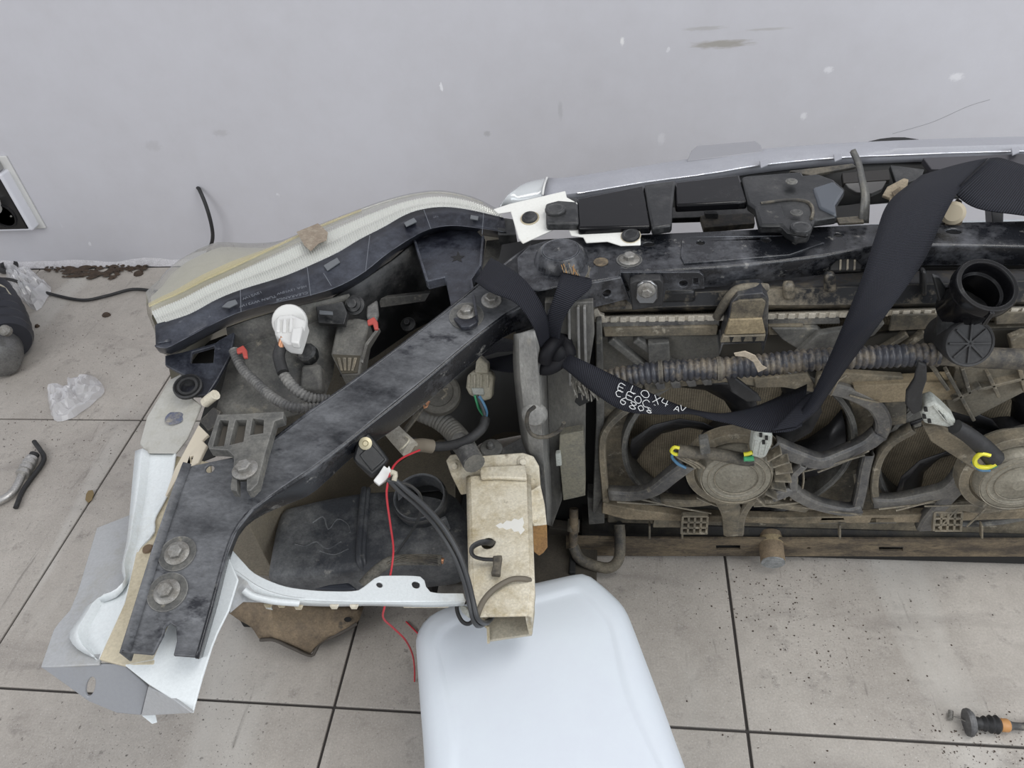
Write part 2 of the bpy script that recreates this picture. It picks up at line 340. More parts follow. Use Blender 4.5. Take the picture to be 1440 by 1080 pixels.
# ================================================================== SETTING: tiled floor, wall
X0, Y0, TS = -1.00759, .49020, .6
def floor_material():
    m = M('ceramic tile', (.352, .322, .288), .42, 0, (.49, .455, .41), 6, .36, .66, .06, 220, (.255, .232, .21), 22, .56, .74, grain=.13)
    nt = m.node_tree; N = nt.nodes; L = nt.links; b = N['Principled BSDF']; src = b.inputs['Base Color'].links[0].from_socket
    g = N.new('ShaderNodeNewGeometry')
    def spots(scale, th0, th1, col, prev, mask_scale, m0, m1):
        n = N.new('ShaderNodeTexNoise'); n.inputs['Scale'].default_value = scale; n.inputs['Detail'].default_value = 3; L.new(g.outputs['Position'], n.inputs['Vector'])
        r = N.new('ShaderNodeMapRange'); r.inputs[1].default_value = th0; r.inputs[2].default_value = th1; L.new(n.outputs[0], r.inputs[0])
        k = N.new('ShaderNodeTexNoise'); k.inputs['Scale'].default_value = mask_scale; k.inputs['Detail'].default_value = 2; L.new(g.outputs['Position'], k.inputs['Vector'])
        q = N.new('ShaderNodeMapRange'); q.inputs[1].default_value = m0; q.inputs[2].default_value = m1; L.new(k.outputs[0], q.inputs[0])
        mu = N.new('ShaderNodeMath'); mu.operation = 'MULTIPLY'; L.new(r.outputs[0], mu.inputs[0]); L.new(q.outputs[0], mu.inputs[1])
        x = N.new('ShaderNodeMix'); x.data_type = 'RGBA'; L.new(mu.outputs[0], x.inputs[0]); L.new(prev, x.inputs[6]); x.inputs[7].default_value = (*col, 1)
        return x.outputs[2]
    def smear(scale, st, rot, col, a0, a1, amt, prev):
        mp = N.new('ShaderNodeMapping'); mp.inputs['Scale'].default_value = st; mp.inputs['Rotation'].default_value = (0, 0, rot); L.new(g.outputs['Position'], mp.inputs[0])
        n = N.new('ShaderNodeTexNoise'); n.inputs['Scale'].default_value = scale; n.inputs['Detail'].default_value = 6; n.inputs['Distortion'].default_value = .8; L.new(mp.outputs[0], n.inputs['Vector'])
        r = N.new('ShaderNodeMapRange'); r.inputs[1].default_value = a0; r.inputs[2].default_value = a1; r.inputs[4].default_value = amt; L.new(n.outputs[0], r.inputs[0])
        x = N.new('ShaderNodeMix'); x.data_type = 'RGBA'; L.new(r.outputs[0], x.inputs[0]); L.new(prev, x.inputs[6]); x.inputs[7].default_value = (*col, 1); return x.outputs[2]
    src = smear(7, (1, .22, 1), .8, (.56, .54, .50), .56, .70, .55, src)
    src = smear(9, (.3, 1, 1), .4, (.20, .18, .165), .58, .72, .55, src)
    src = smear(60, (1, .12, 1), -.5, (.17, .155, .14), .66, .74, .6, src)
    s = spots(90, .66, .72, (.07, .06, .055), src, 3.5, .48, .62)
    s = spots(230, .64, .72, (.11, .10, .09), s, 4, .38, .6)
    s = spots(420, .6, .75, (.6, .59, .56), s, 2, .3, .6)
    L.new(s, b.inputs['Base Color']); return m
tile_m = floor_material()
grout_m = M('dark grout', (.05, .045, .042), .9)
floor = bx('floor', -3.4, 2.6, -1.6, 1.72, -.06, -.0035, grout_m, None, 0); tag(floor, 'dark grouted floor under large grey ceramic tiles', 'floor', None, 'structure')
g_ = .0021; tmesh = None
for i in range(-3, 5):
    for j in range(-3, 2):
        xa, xb, ya, yb = X0+i*TS+g_, X0+(i+1)*TS-g_, Y0+j*TS+g_, Y0+(j+1)*TS-g_
        if tmesh is None:
            t = bx('floor_tile', xa, xb, ya, yb, -.02, 0, tile_m, None, .0012); tmesh = t
            base = t.location.copy(); t.parent = floor; t.location = base-floor.location
        else:
            t = tmesh.copy(); COL.objects.link(t); t.location = V(((xa+xb)/2, (ya+yb)/2, base.z))-floor.location
def wall_material():
    m = M('painted wall', (.555, .55, .58), .5, 0, (.61, .61, .65), 1.6, .35, .65, .10, 40, grain=0)
    nt = m.node_tree; N = nt.nodes; L = nt.links; b = N['Principled BSDF']; src = b.inputs['Base Color'].links[0].from_socket
    g = N.new('ShaderNodeNewGeometry'); prev = src
    def mix(fac, col):
        nonlocal prev
        x = N.new('ShaderNodeMix'); x.data_type = 'RGBA'; L.new(fac, x.inputs[0]); L.new(prev, x.inputs[6]); x.inputs[7].default_value = (*col, 1); prev = x.outputs[2]
    for sc, th, col, st in ((14, .035, (.83, .83, .86), (1, 1, .55)), (9, .022, (.30, .29, .30), (1, 1, 1.3))):      # sparse nicks
        mp = N.new('ShaderNodeMapping'); mp.inputs['Scale'].default_value = st; L.new(g.outputs['Position'], mp.inputs[0])
        nn = N.new('ShaderNodeTexNoise'); nn.inputs['Scale'].default_value = 70; L.new(mp.outputs[0], nn.inputs['Vector'])
        vm = N.new('ShaderNodeMix'); vm.data_type = 'RGBA'; vm.inputs[0].default_value = .02; L.new(mp.outputs[0], vm.inputs[6]); L.new(nn.outputs[1], vm.inputs[7])
        v = N.new('ShaderNodeTexVoronoi'); v.inputs['Scale'].default_value = sc; L.new(vm.outputs[2], v.inputs['Vector'])
        r = N.new('ShaderNodeMapRange'); r.inputs[1].default_value = th*1.6; r.inputs[2].default_value = th; L.new(v.outputs[0], r.inputs[0])
        k = N.new('ShaderNodeTexNoise'); k.inputs['Scale'].default_value = 2.2; L.new(g.outputs['Position'], k.inputs['Vector'])
        q = N.new('ShaderNodeMapRange'); q.inputs[1].default_value = .48; q.inputs[2].default_value = .6; L.new(k.outputs[0], q.inputs[0])
        mu = N.new('ShaderNodeMath'); mu.operation = 'MULTIPLY'; L.new(r.outputs[0], mu.inputs[0]); L.new(q.outputs[0], mu.inputs[1])
        mix(mu.outputs[0], col)
    def scuff(px, py, w, h, col, amt):                 # one rubbed mark with its own shape
        nonlocal prev
        c = AY(px, py, WY); mp = N.new('ShaderNodeMapping'); mp.vector_type = 'TEXTURE'; mp.inputs['Location'].default_value = c
        mp.inputs['Scale'].default_value = (w, 1, h); L.new(g.outputs['Position'], mp.inputs[0])
        nn = N.new('ShaderNodeTexNoise'); nn.inputs['Scale'].default_value = 3; nn.inputs['Detail'].default_value = 6; L.new(mp.outputs[0], nn.inputs['Vector'])
        le = N.new('ShaderNodeVectorMath'); le.operation = 'LENGTH'; L.new(mp.outputs[0], le.inputs[0])
        ad = N.new('ShaderNodeMath'); ad.operation = 'ADD'; L.new(le.outputs['Value'], ad.inputs[0]); L.new(nn.outputs[0], ad.inputs[1])
        r = N.new('ShaderNodeMapRange'); r.inputs[1].default_value = 1.35; r.inputs[2].default_value = .9; r.inputs[4].default_value = amt; L.new(ad.outputs[0], r.inputs[0])
        mix(r.outputs[0], col)
    scuff(1015, 62, .085, .012, (.34, .32, .28), .8); scuff(990, 40, .06, .006, (.4, .39, .37), .5); scuff(1080, 41, .06, .004, (.4, .39, .37), .5)
    scuff(310, 187, .03, .012, (.42, .41, .42), .4); scuff(215, 205, .03, .02, (.42, .41, .42), .3); scuff(685, 188, .012, .01, (.3, .3, .3), .4)
    scuff(1345, 108, .02, .012, (.8, .8, .83), .8); scuff(875, 58, .006, .012, (.85, .85, .85), .9); scuff(788, 155, .008, .03, (.45, .45, .47), .6); scuff(930, 195, .012, .02, (.74, .74, .77), .5)
    scuff(1130, 163, .01, .012, (.8, .8, .83), .7); scuff(1165, 98, .014, .01, (.8, .8, .83), .7)
    L.new(prev, b.inputs['Base Color']); return m
WY = 1.704
wall = bx('wall_back', -3.4, 2.6, WY, WY+.12, -.02, 2.9, wall_material(), None, 0); tag(wall, 'pale lavender grey scratched painted wall behind the car front', 'wall', None, 'structure')
tube('wall_crack', [AY(1255, 188, WY), AY(1310, 172, WY), AY(1360, 150, WY), AY(1392, 140, WY)], .0006, M('crack', (.3, .3, .32), .8), wall, 30, 5)
# ragged plaster edge along the foot of the wall
vs = []; n_ = 120
for i in range(n_):
    x = -2.6+i*(4.6/(n_-1)); h = .012+.012*noise.noise(V((x*9, 0, 0)))+.006*noise.noise(V((x*40, 3, 0))); d = .012+.006*noise.noise(V((x*22, 7, 0)))
    vs += [V((x, WY-d, 0.0005)), V((x, WY-d*.8, h*.7)), V((x, WY-.0005, h+.006))]
trim = mk('trim_1', vs, [(i*3+k, i*3+3+k, i*3+4+k, i*3+1+k) for i in range(n_-1) for k in range(2)], M('rough plaster', (.56, .55, .57), .8, 0, (.36, .35, .35), 20, .5, .7, .5, 80)); orient(trim)
tag(trim, 'rough plaster edge along the foot of the wall', 'trim', None, 'structure')

# ================================================================== HEADLIGHT
hl = thing('headlight', 'large headlight with yellowed clear lens and black housing left of the strap', 'headlight', A(450, 430, .45))
ZB, ZL = .560, .548
Bp = [(222, 456), (245, 449), (270, 440), (305, 421), (340, 407), (395, 390), (432, 375), (475, 355), (505, 337), (540, 319), (570, 302), (595, 294), (625, 291), (660, 295), (708, 306)]
Cp = [(210, 432), (228, 423), (250, 414), (287, 395), (320, 380), (380, 351), (420, 332), (450, 319), (490, 303), (540, 285), (580, 275), (615, 271), (645, 275), (672, 283), (701, 298)]
Lp = [(221, 487), (238, 490), (262, 478), (300, 458), (340, 440), (390, 427), (432, 418), (475, 405), (512, 385), (545, 359), (580, 336), (605, 324), (632, 319), (665, 321), (712, 328)]
NC = 64
def rs(pl, z, n=NC): return cat([A(x, y, z) for x, y in pl], n)
def pxcat(pl, n): return [(v.x, v.y) for v in cat([V((x, y, 0)) for x, y in pl], n)]
Brow, Lrow = [], []
bq, lq, cq = pxcat(Bp, NC), pxcat(Lp, NC), pxcat(Cp, NC)
Brow = [A(x, y, ZB) for x, y in bq]; Lrow = [A(x, y, ZL) for x, y in lq]
Crow = [A(x, y, .553) for x, y in cq]
mid = [b.lerp(l, .5)+V((0, 0, .004)) for b, l in zip(Brow, Lrow)]
near_l = [b.lerp(l, .9)+V((0, 0, .001)) for b, l in zip(Brow, Lrow)]
lip = [p+V((0, -.004, .004)) for p in Lrow]
low = [A(x+2, y+7, .525) for x, y in lq]; low2 = [A(x+4, y+9, .505) for x, y in lq]
inn = [p+V((0, .03, .0)) for p in low2]
orient(loft('housing', [Brow, mid, near_l, lip, low, low2, inn], navy_plastic, hl, thick=.003))
# end wall of the housing on the outer side
orient(loft('housing_end', [[A(218, 458, .558), A(221, 455, .56), A(232, 452, .56)], [A(219, 484, .550), A(226, 482, .552), A(240, 480, .553)], [A(222, 493, .515), A(236, 499, .508), A(262, 490, .505)]], navy_plastic, hl, thick=.004))
# ribbed reflector band under the lens
rows = []
for i in range(0, 2*150+1):
    t = i/300*(NC-1); k = min(int(t), NC-2); q = t-k
    b = Brow[k].lerp(Brow[k+1], q); c = Crow[k].lerp(Crow[k+1], q); h = -.004+(.0017 if i % 2 else -.0009)
    r = []
    for s, dz in ((.02, -.003), (.22, .003), (.44, .001), (.52, -.004), (.72, .004), (.93, -.002)): r.append(b.lerp(c, s)+V((0, 0, h+dz)))
    rows.append(r)
rb = loft('ribbed_reflector', rows, ribbed_m, hl, ang=20); orient(rb)
# lens: crown over the band, crest, then the front face rolling down
Fleft = [(207, 441), (207, 428), (214, 408), (232, 382), (254, 364), (284, 351), (318, 350), (352, 345)]
fr1, fr2, fr3 = [], [], []
for i in range(NC):
    t = i/(NC-1); c = Crow[i]
    w = max(0, 1-t/.42)
    k = min(t/.36*(len(Fleft)-1), len(Fleft)-1-1e-6); a = int(k); fx = Fleft[a][0]+(Fleft[a+1][0]-Fleft[a][0])*(k-a); fy = Fleft[a][1]+(Fleft[a+1][1]-Fleft[a][1])*(k-a)
    far = A(fx, fy, .47); base = A(cq[i][0], cq[i][1]+1, .47)
    s = min(1, w*2.2); s = s*s*(3-2*s)
    p2 = base.lerp(far, s); p1 = c.lerp(p2, .45)+V((0, .010*s+.002, .018*s+.004)); p3 = p2+V((0, .01-.02*s, -.10))
    fr1.append(p1); fr2.append(p2); fr3.append(p3)
crown = [b.lerp(c, .5)+V((0, 0, .005)) for b, c in zip(Brow, Crow)]
ln = upward(loft('lens', [[b+V((0, 0, .001)) for b in Brow], crown, Crow, fr1, fr2, fr3], lens_m, hl))
orient(loft('lens_edge', [[c.lerp(b, .07)+V((0, 0, .002)) for b, c in zip(Brow, Crow)][:40], [c+V((0, 0, .003)) for c in Crow][:40], [c.lerp(d, .16)+V((0, 0, .002)) for c, d in zip(Crow, fr1)][:40]], lens_y, ln))
tube('lens_edge', [c+V((0, 0, .001)) for c in Crow[::4]], .0011, lens_m, ln, 60, 6)
tag(ln.children[0], 'yellowed strip along the lens crest')
plate('tape', PZ([(417, 326), (447, 314), (452, 318), (461, 327), (459, 338), (448, 342), (437, 353), (428, 345)], .5635), .0006, tape_m, hl, bev=0)
# dark inside of the lamp under the band
orient(loft('lamp_bowl', [[b+V((0, -.002, -.008)) for b in Brow], [b.lerp(c, .55)+V((0, .0, -.03)) for b, c in zip(Brow, Crow)], [b.lerp(d, .5)+V((0, -.02, -.05)) for b, d in zip(Brow, fr3)]], M('lamp bowl silver', (.5, .49, .42), .35, .4), hl))
side_b = M('lamp side reflector', (.50, .485, .40), .45, 0, (.42, .405, .33), 9, .4, .7, grain=.05)
K = 30
i1 = [c.lerp(b, .10)+V((0, -.003, -.008)) for c, b in zip(Crow[:K], Brow[:K])]
def inset(p, i): return p+(Brow[i]-Crow[i]).normalized()*.010+V((.004, 0, -.004))
orient(loft('side_reflector', [i1, [inset(p, i) for i, p in enumerate(fr1[:K])], [inset(p, i) for i, p in enumerate(fr2[:K])], [inset(p, i) for i, p in enumerate(fr3[:K])]], side_b, hl))
# mould clips, seams, letters on the housing
for q in ([(312, 431), (320, 424), (331, 421), (334, 426), (322, 432)], [(455, 373), (474, 362), (478, 368), (460, 380)], [(568, 313), (582, 306), (586, 311), (571, 318)], [(662, 302), (673, 304), (672, 309), (661, 307)], [(449, 436), (468, 438), (468, 442), (449, 441)]):
    plate('lens_clip', PZ(q, .5615 if q[0][1] < 433 else .53), .002, M('pale clip', (.13, .14, .15), .4), hl, bev=.0004)
for a, b in (((432, 376), (437, 416)), ((338, 408), (339, 439)), ((520, 331), (514, 382)), ((596, 295), (606, 322)), ((455, 384), (466, 402)), ((680, 300), (678, 330))):
    tube('mould_line', [A(*a, .5645), A((a[0]+b[0])/2, (a[1]+b[1])/2, .5605), A(*b, .5525)], .0005, letter_m, hl, 8, 5)
def ltext(s, a, b, size, z=.5595):
    p, q = A(*a, z), A(*b, z); d = (q-p).normalized(); text('lettering', s, p, d, V((0, 0, 1)).cross(d), size, letter_m, hl)
ltext('CLEARANCE', (433, 410), (396, 419), .0072); ltext('HEA 12V10W', (431, 401), (394, 411), .0066)
ltext('TURN WY21W', (388, 415), (346, 427), .0070); ltext('12V21W', (368, 409), (344, 418), .0072)
# rear body of the lamp
bd = [[A(*p) for p in r] for r in (
    [(318, 462, .525), (352, 450, .53), (400, 436, .53), (450, 425, .53), (492, 416, .53)],
    [(324, 497, .487), (352, 482, .50), (400, 470, .50), (446, 452, .50), (474, 440, .50)],
    [(314, 540, .475), (350, 525, .485), (400, 520, .48), (440, 505, .475), (475, 480, .47)],
    [(304, 575, .465), (345, 562, .470), (395, 560, .462), (430, 548, .455), (468, 528, .45)],
    [(298, 590, .46), (340, 585, .46), (392, 588, .455), (425, 580, .45), (455, 565, .44)])]
body = orient(loft('rear_body', bd, grey_plastic, hl, thick=.004)); tag(body, 'dusty grey rear shell of the lamp')
bd2 = [[A(*p) for p in r] for r in (
    [(470, 420, .52), (512, 395, .525), (552, 368, .525), (590, 335, .53), (620, 328, .53)],
    [(480, 450, .47), (525, 430, .47), (565, 405, .47), (600, 380, .48), (650, 350, .50)],
    [(480, 530, .40), (530, 500, .40), (580, 465, .40), (630, 440, .41), (680, 395, .44)])]
orient(loft('rear_body', bd2, black_plastic, hl, thick=.004))
plate('rib', PP([(533, 420), (605, 412), (598, 424), (534, 433)], plane3((533, 420, .475), (605, 412, .475), (570, 430, .46))), .01, grey_plastic, hl)
lathe('boss', [(.011, 0), (.011, .006), (.004, .007), (.004, .014)], A(575, 458, .425), (0, -.5, 1), black_plastic, hl, 14)
# comb-shaped lower mount with its foot
pl = plane3((300, 584, .535), (395, 584, .535), (340, 690, .528))
def rec(q): return PP(q, pl)
plate('mount_comb', PP([(306, 583), (340, 582), (399, 579), (398, 588), (386, 592), (373, 636), (362, 680), (352, 690), (347, 690), (347, 668), (333, 668), (333, 690), (325, 689), (324, 684), (328, 660), (329, 642), (320, 633), (294, 631), (292, 625)], pl), .012, grey_plastic, hl,
      holes=[rec([(309, 590), (322, 591), (315, 627), (299, 628)]), rec([(331, 590), (347, 590), (342, 621), (322, 626)]), rec([(355, 588), (371, 590), (370, 609), (351, 612)])])
plate('mount_backing', [p-V((0, 0, .011)) for p in PP([(307, 586), (384, 585), (374, 625), (340, 630), (296, 630)], pl)], .003, M('comb recess', (.10, .09, .075), .7), hl)
bolt(hl, on(pl, 345, 661), UPV, .0135)
# right leg and fan-shaped web
lg = plane3((582, 340, .53), (700, 330, .535), (655, 450, .55))
plate('mount_leg', PP([(583, 338), (602, 324), (632, 320), (668, 323), (682, 336), (677, 380), (663, 400), (666, 425), (671, 440), (671, 453), (660, 459), (648, 459), (638, 449), (634, 430), (627, 396), (602, 402)], lg), .006, navy_plastic, hl)
for a, b in (((583, 340), (602, 401)), ((680, 338), (676, 380)), ((676, 380), (663, 399)), ((663, 399), (671, 450)), ((627, 396), (602, 402))):
    p, q = on(lg, *a), on(lg, *b); d = (q-p); s = d.cross(UPV).normalized()*.0016
    obox('rib', (p+q)/2+V((0, 0, .002)), d/2, s, (0, 0, .006), navy_plastic, hl, .0008)
plate('star_mark', [p+V((0, 0, .0004)) for p in PP([(634, 361), (642, 360), (644, 353), (647, 360), (653, 360), (648, 364), (650, 369), (643, 366), (636, 368), (639, 364)], lg)], .0008, dark, hl, bev=0)
plate('side_web', P3([(684, 338, .52), (722, 334, .52), (716, 352, .515), (702, 373, .51), (677, 388, .515)]), .004, grey_plastic, hl)
plate('housing_tip', P3([(700, 305, .556), (722, 308, .556), (726, 330, .55), (700, 330, .55)]), .02, black_plastic, hl)
bolt(hl, on(lg, 657, 441), UPV, .0125)
# outer mounting ear with rubber grommet
ear = plane3((232, 505, .515), (307, 482, .515), (270, 555, .495))
plate('mount_ear', PP([(232, 500), (257, 495), (303, 482), (308, 478), (330, 466), (324, 500), (305, 535), (291, 556), (250, 556), (250, 545), (260, 527), (246, 521), (232, 513)], ear), .006, navy_plastic, hl, holes=[PP([(270, 495), (302, 486), (300, 510), (268, 511)], ear)])
e_c = on(ear, 265, 545)
lathe('grommet', [(.0175, 0), (.0175, .004), (.0155, .005), (.0145, .002), (.0135, .002), (.0125, .0045), (.0095, .0045), (.0085, -.002), (.003, -.002)], e_c, ear[1], rubber, hl, 26)
# white bulb socket, adjuster knob and screw, connectors
s_n = (V((.10, -.85, .55))).normalized(); s_p = A(407, 453, .535)
so = lathe('bulb_socket', [(.0225, -.004), (.0225, .001), (.021, .003), (.012, .003)], s_p, s_n, white_plastic, hl, 26)
plate('socket_plug', PZ([(384, 452), (392, 443), (411, 441), (431, 450), (425, 470), (420, 484), (404, 482), (394, 476), (386, 468)], .552), .018, white_plastic, so, bev=.003)
for k in range(3): plate('rib', PZ([(389+k*9, 449-k*1), (394+k*9, 448-k), (393+k*9, 466), (388+k*9, 466)], .555), .004, white_plastic, so, bev=.001)
plate('socket_plug', PZ([(410, 462), (426, 458), (420, 482), (408, 480)], .560), .01, white_plastic, so, bev=.002)
tube('copper_end', [A(399, 474, .55), A(396, 481, .545), A(395, 489, .54)], .004, copper, so, 6, 8)
lathe('adjuster_knob', [(.0125, 0), (.0135, .006), (.013, .014), (.010, .017), (.004, .0175)], A(436, 502, .485), (0, -.4, 1), black_plastic, hl, 10, ang=25)
plate('knob_base', P3([(424, 512, .485), (450, 510, .485), (452, 548, .47), (420, 546, .47)]), .02, grey_plastic, hl, bev=.005)
lathe('adjuster_screw', [(.0135, 0), (.0135, .005), (.010, .006), (.010, .010), (.006, .011), (.006, .016), (.0035, .017)], A(500, 430, .515), (0, -.7, .8), black_plastic, hl, 18)
plate('housing_tab', P3([(444, 431, .53), (482, 424, .53), (488, 440, .52), (484, 456, .515), (447, 454, .515)]), .012, black_plastic, hl)
cb = plane3((472, 455, .50), (518, 450, .50), (490, 500, .485))
plate('connector_shell', PP([(474, 452), (500, 446), (519, 450), (510, 500), (506, 526), (480, 526), (465, 497)], cb), .03, grey_plastic, hl, bev=.003)
cf = plate('connector_face', [p+V((0, -.001, .001)) for p in PP([(468, 498), (507, 500), (503, 524), (481, 525)], cb)], .002, M('connector cavity', (.07, .062, .045), .8), hl, bev=.0004)
for k in range(4): plate('pin', PP([(474+k*8, 503), (478+k*8, 503), (482+k*5, 521), (479+k*5, 521)], (cb[0]+V((0, 0, .003)), cb[1])), .002, tan_plastic, cf, bev=0)
plate('connector_fin', P3([(517, 485, .505), (534, 462, .505), (536, 466, .495), (512, 512, .48), (508, 508, .48)]), .004, grey_plastic, hl)
plate('harness_tape', P3([(515, 430, .512), (530, 420, .512), (532, 440, .51), (528, 452, .508), (515, 446, .508)]), .008, conduit, hl, bev=.003)
for c in ((341, 493), (525, 453)):
    plate('red_lock_tab', PZ([(c[0]-9, c[1]-3), (c[0]+1, c[1]-8), (c[0]+6, c[1]-1), (c[0]+7, c[1]+9), (c[0]+1, c[1]+9), (c[0]-1, c[1]+1), (c[0]-8, c[1]+3)], .528), .004, red_plastic, hl, bev=.0012)
tube('corrugated_lead', P3([(329, 493, .515), (333, 503, .512), (342, 520, .507), (360, 538, .503), (386, 561, .50), (415, 573, .498), (452, 573, .49)]), .0066, conduit, hl, pitch=.0042, depth=.0014)
tube('corrugated_lead', P3([(394, 489, .535), (392, 503, .53), (400, 528, .52), (418, 549, .51), (438, 560, .50), (462, 562, .49)]), .0068, conduit, hl, pitch=.0042, depth=.0014)
tube('lead_tape', P3([(395, 488, .538), (392, 502, .534), (398, 524, .526)]), .0072, rubber, hl, 10, 10)

# ================================================================== BLACK DIAGONAL BRACE
br = thing('support_brace', 'dusty black steel brace running diagonally from wheel arch to cross member', 'brace', A(400, 640, .45))
bp_ = plane3((200, 900, .475), (720, 385, .560), (325, 643, .517))
edge_up = [(258, 652), (268, 655), (325, 643), (348, 641), (375, 626), (440, 577), (500, 535), (560, 490), (625, 440), (680, 396), (724, 362), (748, 345)]
ridge = [(790, 392), (765, 405), (732, 428), (707, 443), (657, 482), (600, 530), (540, 578), (487, 622), (440, 657), (398, 685), (357, 715), (333, 745), (319, 780), (300, 850), (279, 925)]
foot = [(271, 924), (243, 922), (248, 902), (247, 882), (239, 876), (232, 882), (230, 893), (215, 921), (182, 918), (170, 916), (215, 772), (243, 690)]
hole = circ(on(bp_, 295, 659), bp_[1], .0045, 12)
plate('top_plate', PP(edge_up+ridge+foot, bp_), .0035, brace_paint, br, holes=[hole], bev=.0015)
rp = pxcat(ridge, 48); fl_px = pxcat([(800, 415), (775, 440), (750, 458), (712, 472), (676, 500), (600, 566), (557, 602), (497, 642), (440, 693), (404, 709), (366, 726), (342, 745), (327, 776), (308, 850), (286, 924)], 48)
r0 = [on(bp_, x, y) for x, y in rp]
r2 = []
for p, (x, y) in zip(r0, fl_px): r2.append(A(x, y, p.z-.040))
r1 = [a.lerp(b, .18)+V((.002, -.003, .003)) for a, b in zip(r0, r2)]
orient(loft('front_flange', [r0, r1, r2, [p+V((-.006, .008, -.001)) for p in r2]], black_paint, br, thick=.003))
lp_ = [on(bp_, *q) for q in [(170, 916), (215, 772), (243, 690), (257, 653)]]
orient(loft('side_flange', [[p+V((.010, 0, .0008)) for p in lp_], [p+V((.002, 0, .004)) for p in lp_], [p+V((-.003, 0, -.003)) for p in lp_], [p+V((-.002, .002, -.022)) for p in lp_]], brace_paint, br, thick=.002))
up_ = [on(bp_, *q) for q in edge_up[4:]]
orient(loft('rear_flange', [up_, [p+V((-.002, .003, -.028)) for p in up_]], black_paint, br, thick=.003))
bolt(br, on(bp_, 250, 779)+bp_[1]*.0012, bp_[1], .0125); bolt(br, on(bp_, 236, 833)+bp_[1]*.0012, bp_[1], .0128); bolt(br, on(bp_, 691, 423), bp_[1], .0125)
for c, r in (((250, 779), .0185), ((236, 833), .0195), ((656, 445), .021)):
    lathe('washer', [(r, 0), (r, .0012), (r*.7, .0016)], on(bp_, *c), bp_[1], grey_plastic, br, 24)

# ================================================================== UPPER CROSS MEMBER
ub = thing('cross_member', 'black dusty upper radiator cross member running to the right edge', 'cross member', A(1100, 360, .5))
ZT = .58
top_e = [(727, 362), (743, 346), (768, 338), (812, 334), (865, 336), (905, 330), (1020, 324), (1130, 319), (1224, 316), (1329, 313), (1440, 311), (1560, 309)]
fold = [(1560, 348), (1440, 346), (1312, 343), (1230, 346), (1160, 358), (1090, 367), (1020, 374), (957, 378), (875, 384), (868, 390), (828, 396), (790, 402), (757, 408), (730, 405)]
def hz(px, py, r, ry=None): return circ(A(px, py, ZT), UPV, r, 12, ry)
plate('top_plate', PZ(top_e+fold, ZT), .003, black_paint, ub, bev=.0015, holes=[hz(912, 343, .0075, .005), hz(985, 341, .005), hz(1077, 337, .0055), hz(1179, 330, .0055, .0045), hz(1341, 325, .009, .006), hz(845, 369, .006)])
fr = [A(x, y, ZT) for x, y in pxcat(fold[:9], 30)]
lowf = [A(x, y, .545) for x, y in pxcat([(1560, 376), (1440, 373), (1312, 373), (1230, 376), (1160, 386), (1090, 394), (1020, 402), (957, 405), (875, 409)], 30)]
orient(loft('front_flange', [fr, [a.lerp(b, .15)+V((0, -.003, .002)) for a, b in zip(fr, lowf)], lowf, [p+V((0, .03, -.004)) for p in lowf]], black_paint, ub, thick=.003))
plate('shade_plate', PZ([(700, 372), (706, 344), (740, 338), (812, 334), (905, 330), (1224, 316), (1440, 311), (1560, 309), (1560, 352), (1312, 350), (1160, 366), (957, 386), (800, 402), (730, 405)], .545), .004, dark, ub, bev=0)  # dark plate added underneath so the holes and gaps look shaded
lathe('boss', [(.034, 0), (.031, .008), (.026, .014), (.0235, .016), (.022, .015), (.022, .0165), (.010, .017)], A(789, 366, ZT), (0, -.05, 1), black_paint, ub, 30, ang=30)
lathe('hole_rim', [(.009, 0), (.009, .0012), (.0062, .0014)], A(845, 369, ZT), UPV, rust, ub, 18)
bolt(ub, A(885, 366, ZT), UPV, .0125)
lathe('washer', [(.0155, 0), (.0155, .0008), (.012, .001)], A(885, 366, ZT), UPV, grey_plastic, ub, 22)
# shallow pressing on the plate
plate('pressing', PZ([(959, 337), (966, 333), (1120, 330), (1160, 341), (1110, 358), (1020, 366), (962, 370), (957, 360)], ZT+.002), .003, black_paint, ub, bev=.0016, holes=[hz(985, 341, .0052), hz(1077, 337, .0057)])
lv = plate('louvre', PZ([(1168, 374), (1176, 366), (1190, 363), (1204, 365), (1212, 373), (1211, 378), (1168, 379)], .568), .004, dark, ub, bev=.001)
for x in (1181, 1191, 1201): plate('louvre_bar', PZ([(x, 365), (x+2.5, 365), (x+2, 378), (x-.5, 378)], .570), .002, tan_plastic, lv, bev=0)
# side plate with the rubber isolator
sp = plane3((875, 384, .575), (985, 384, .575), (930, 410, .548))
def hs(px, py, r): return circ(on((sp[0]-V((0, .012, 0)), sp[1]), px, py), sp[1], r, 12)
plate('side_plate', PP([(872, 383), (984, 383), (990, 388), (991, 406), (936, 409), (932, 430), (890, 430), (878, 420), (870, 398)], (sp[0]-V((0, .012, 0)), sp[1])), .004, black_paint, ub, holes=[hs(961, 399, .005), PP([(975, 391), (982, 391), (982, 401), (975, 401)], (sp[0]-V((0, .012, 0)), sp[1]))])
gsp = plane3((800, 408, .578), (872, 391, .583), (840, 432, .548))
plate('gusset', PP([(786, 410), (828, 399), (874, 390), (886, 420), (838, 432), (800, 440), (782, 462), (768, 445)], gsp), .004, black_paint, ub, holes=[circ(on(gsp, 854, 413), gsp[1], .005, 12)])
ip = (sp[0]-V((0, .024, 0)), sp[1])
iso = plate('isolator', PP([(885, 399), (893, 395), (928, 393), (933, 398), (933, 430), (889, 437)], ip), .014, rubber, ub, bev=.0015)
ip2 = (ip[0]+ip[1]*.004, ip[1])
plate('isolator_cup', PP([(895, 402), (904, 396), (916, 396), (925, 403), (926, 420), (920, 428), (898, 428), (893, 420)], ip2), .005, M('polished isolator plate', (.19, .19, .19), .2, .8), iso, bev=.002)
bolt(ub, on((ip2[0]+ip2[1]*.001, ip2[1]), 909, 408), ip2[1], .0105)

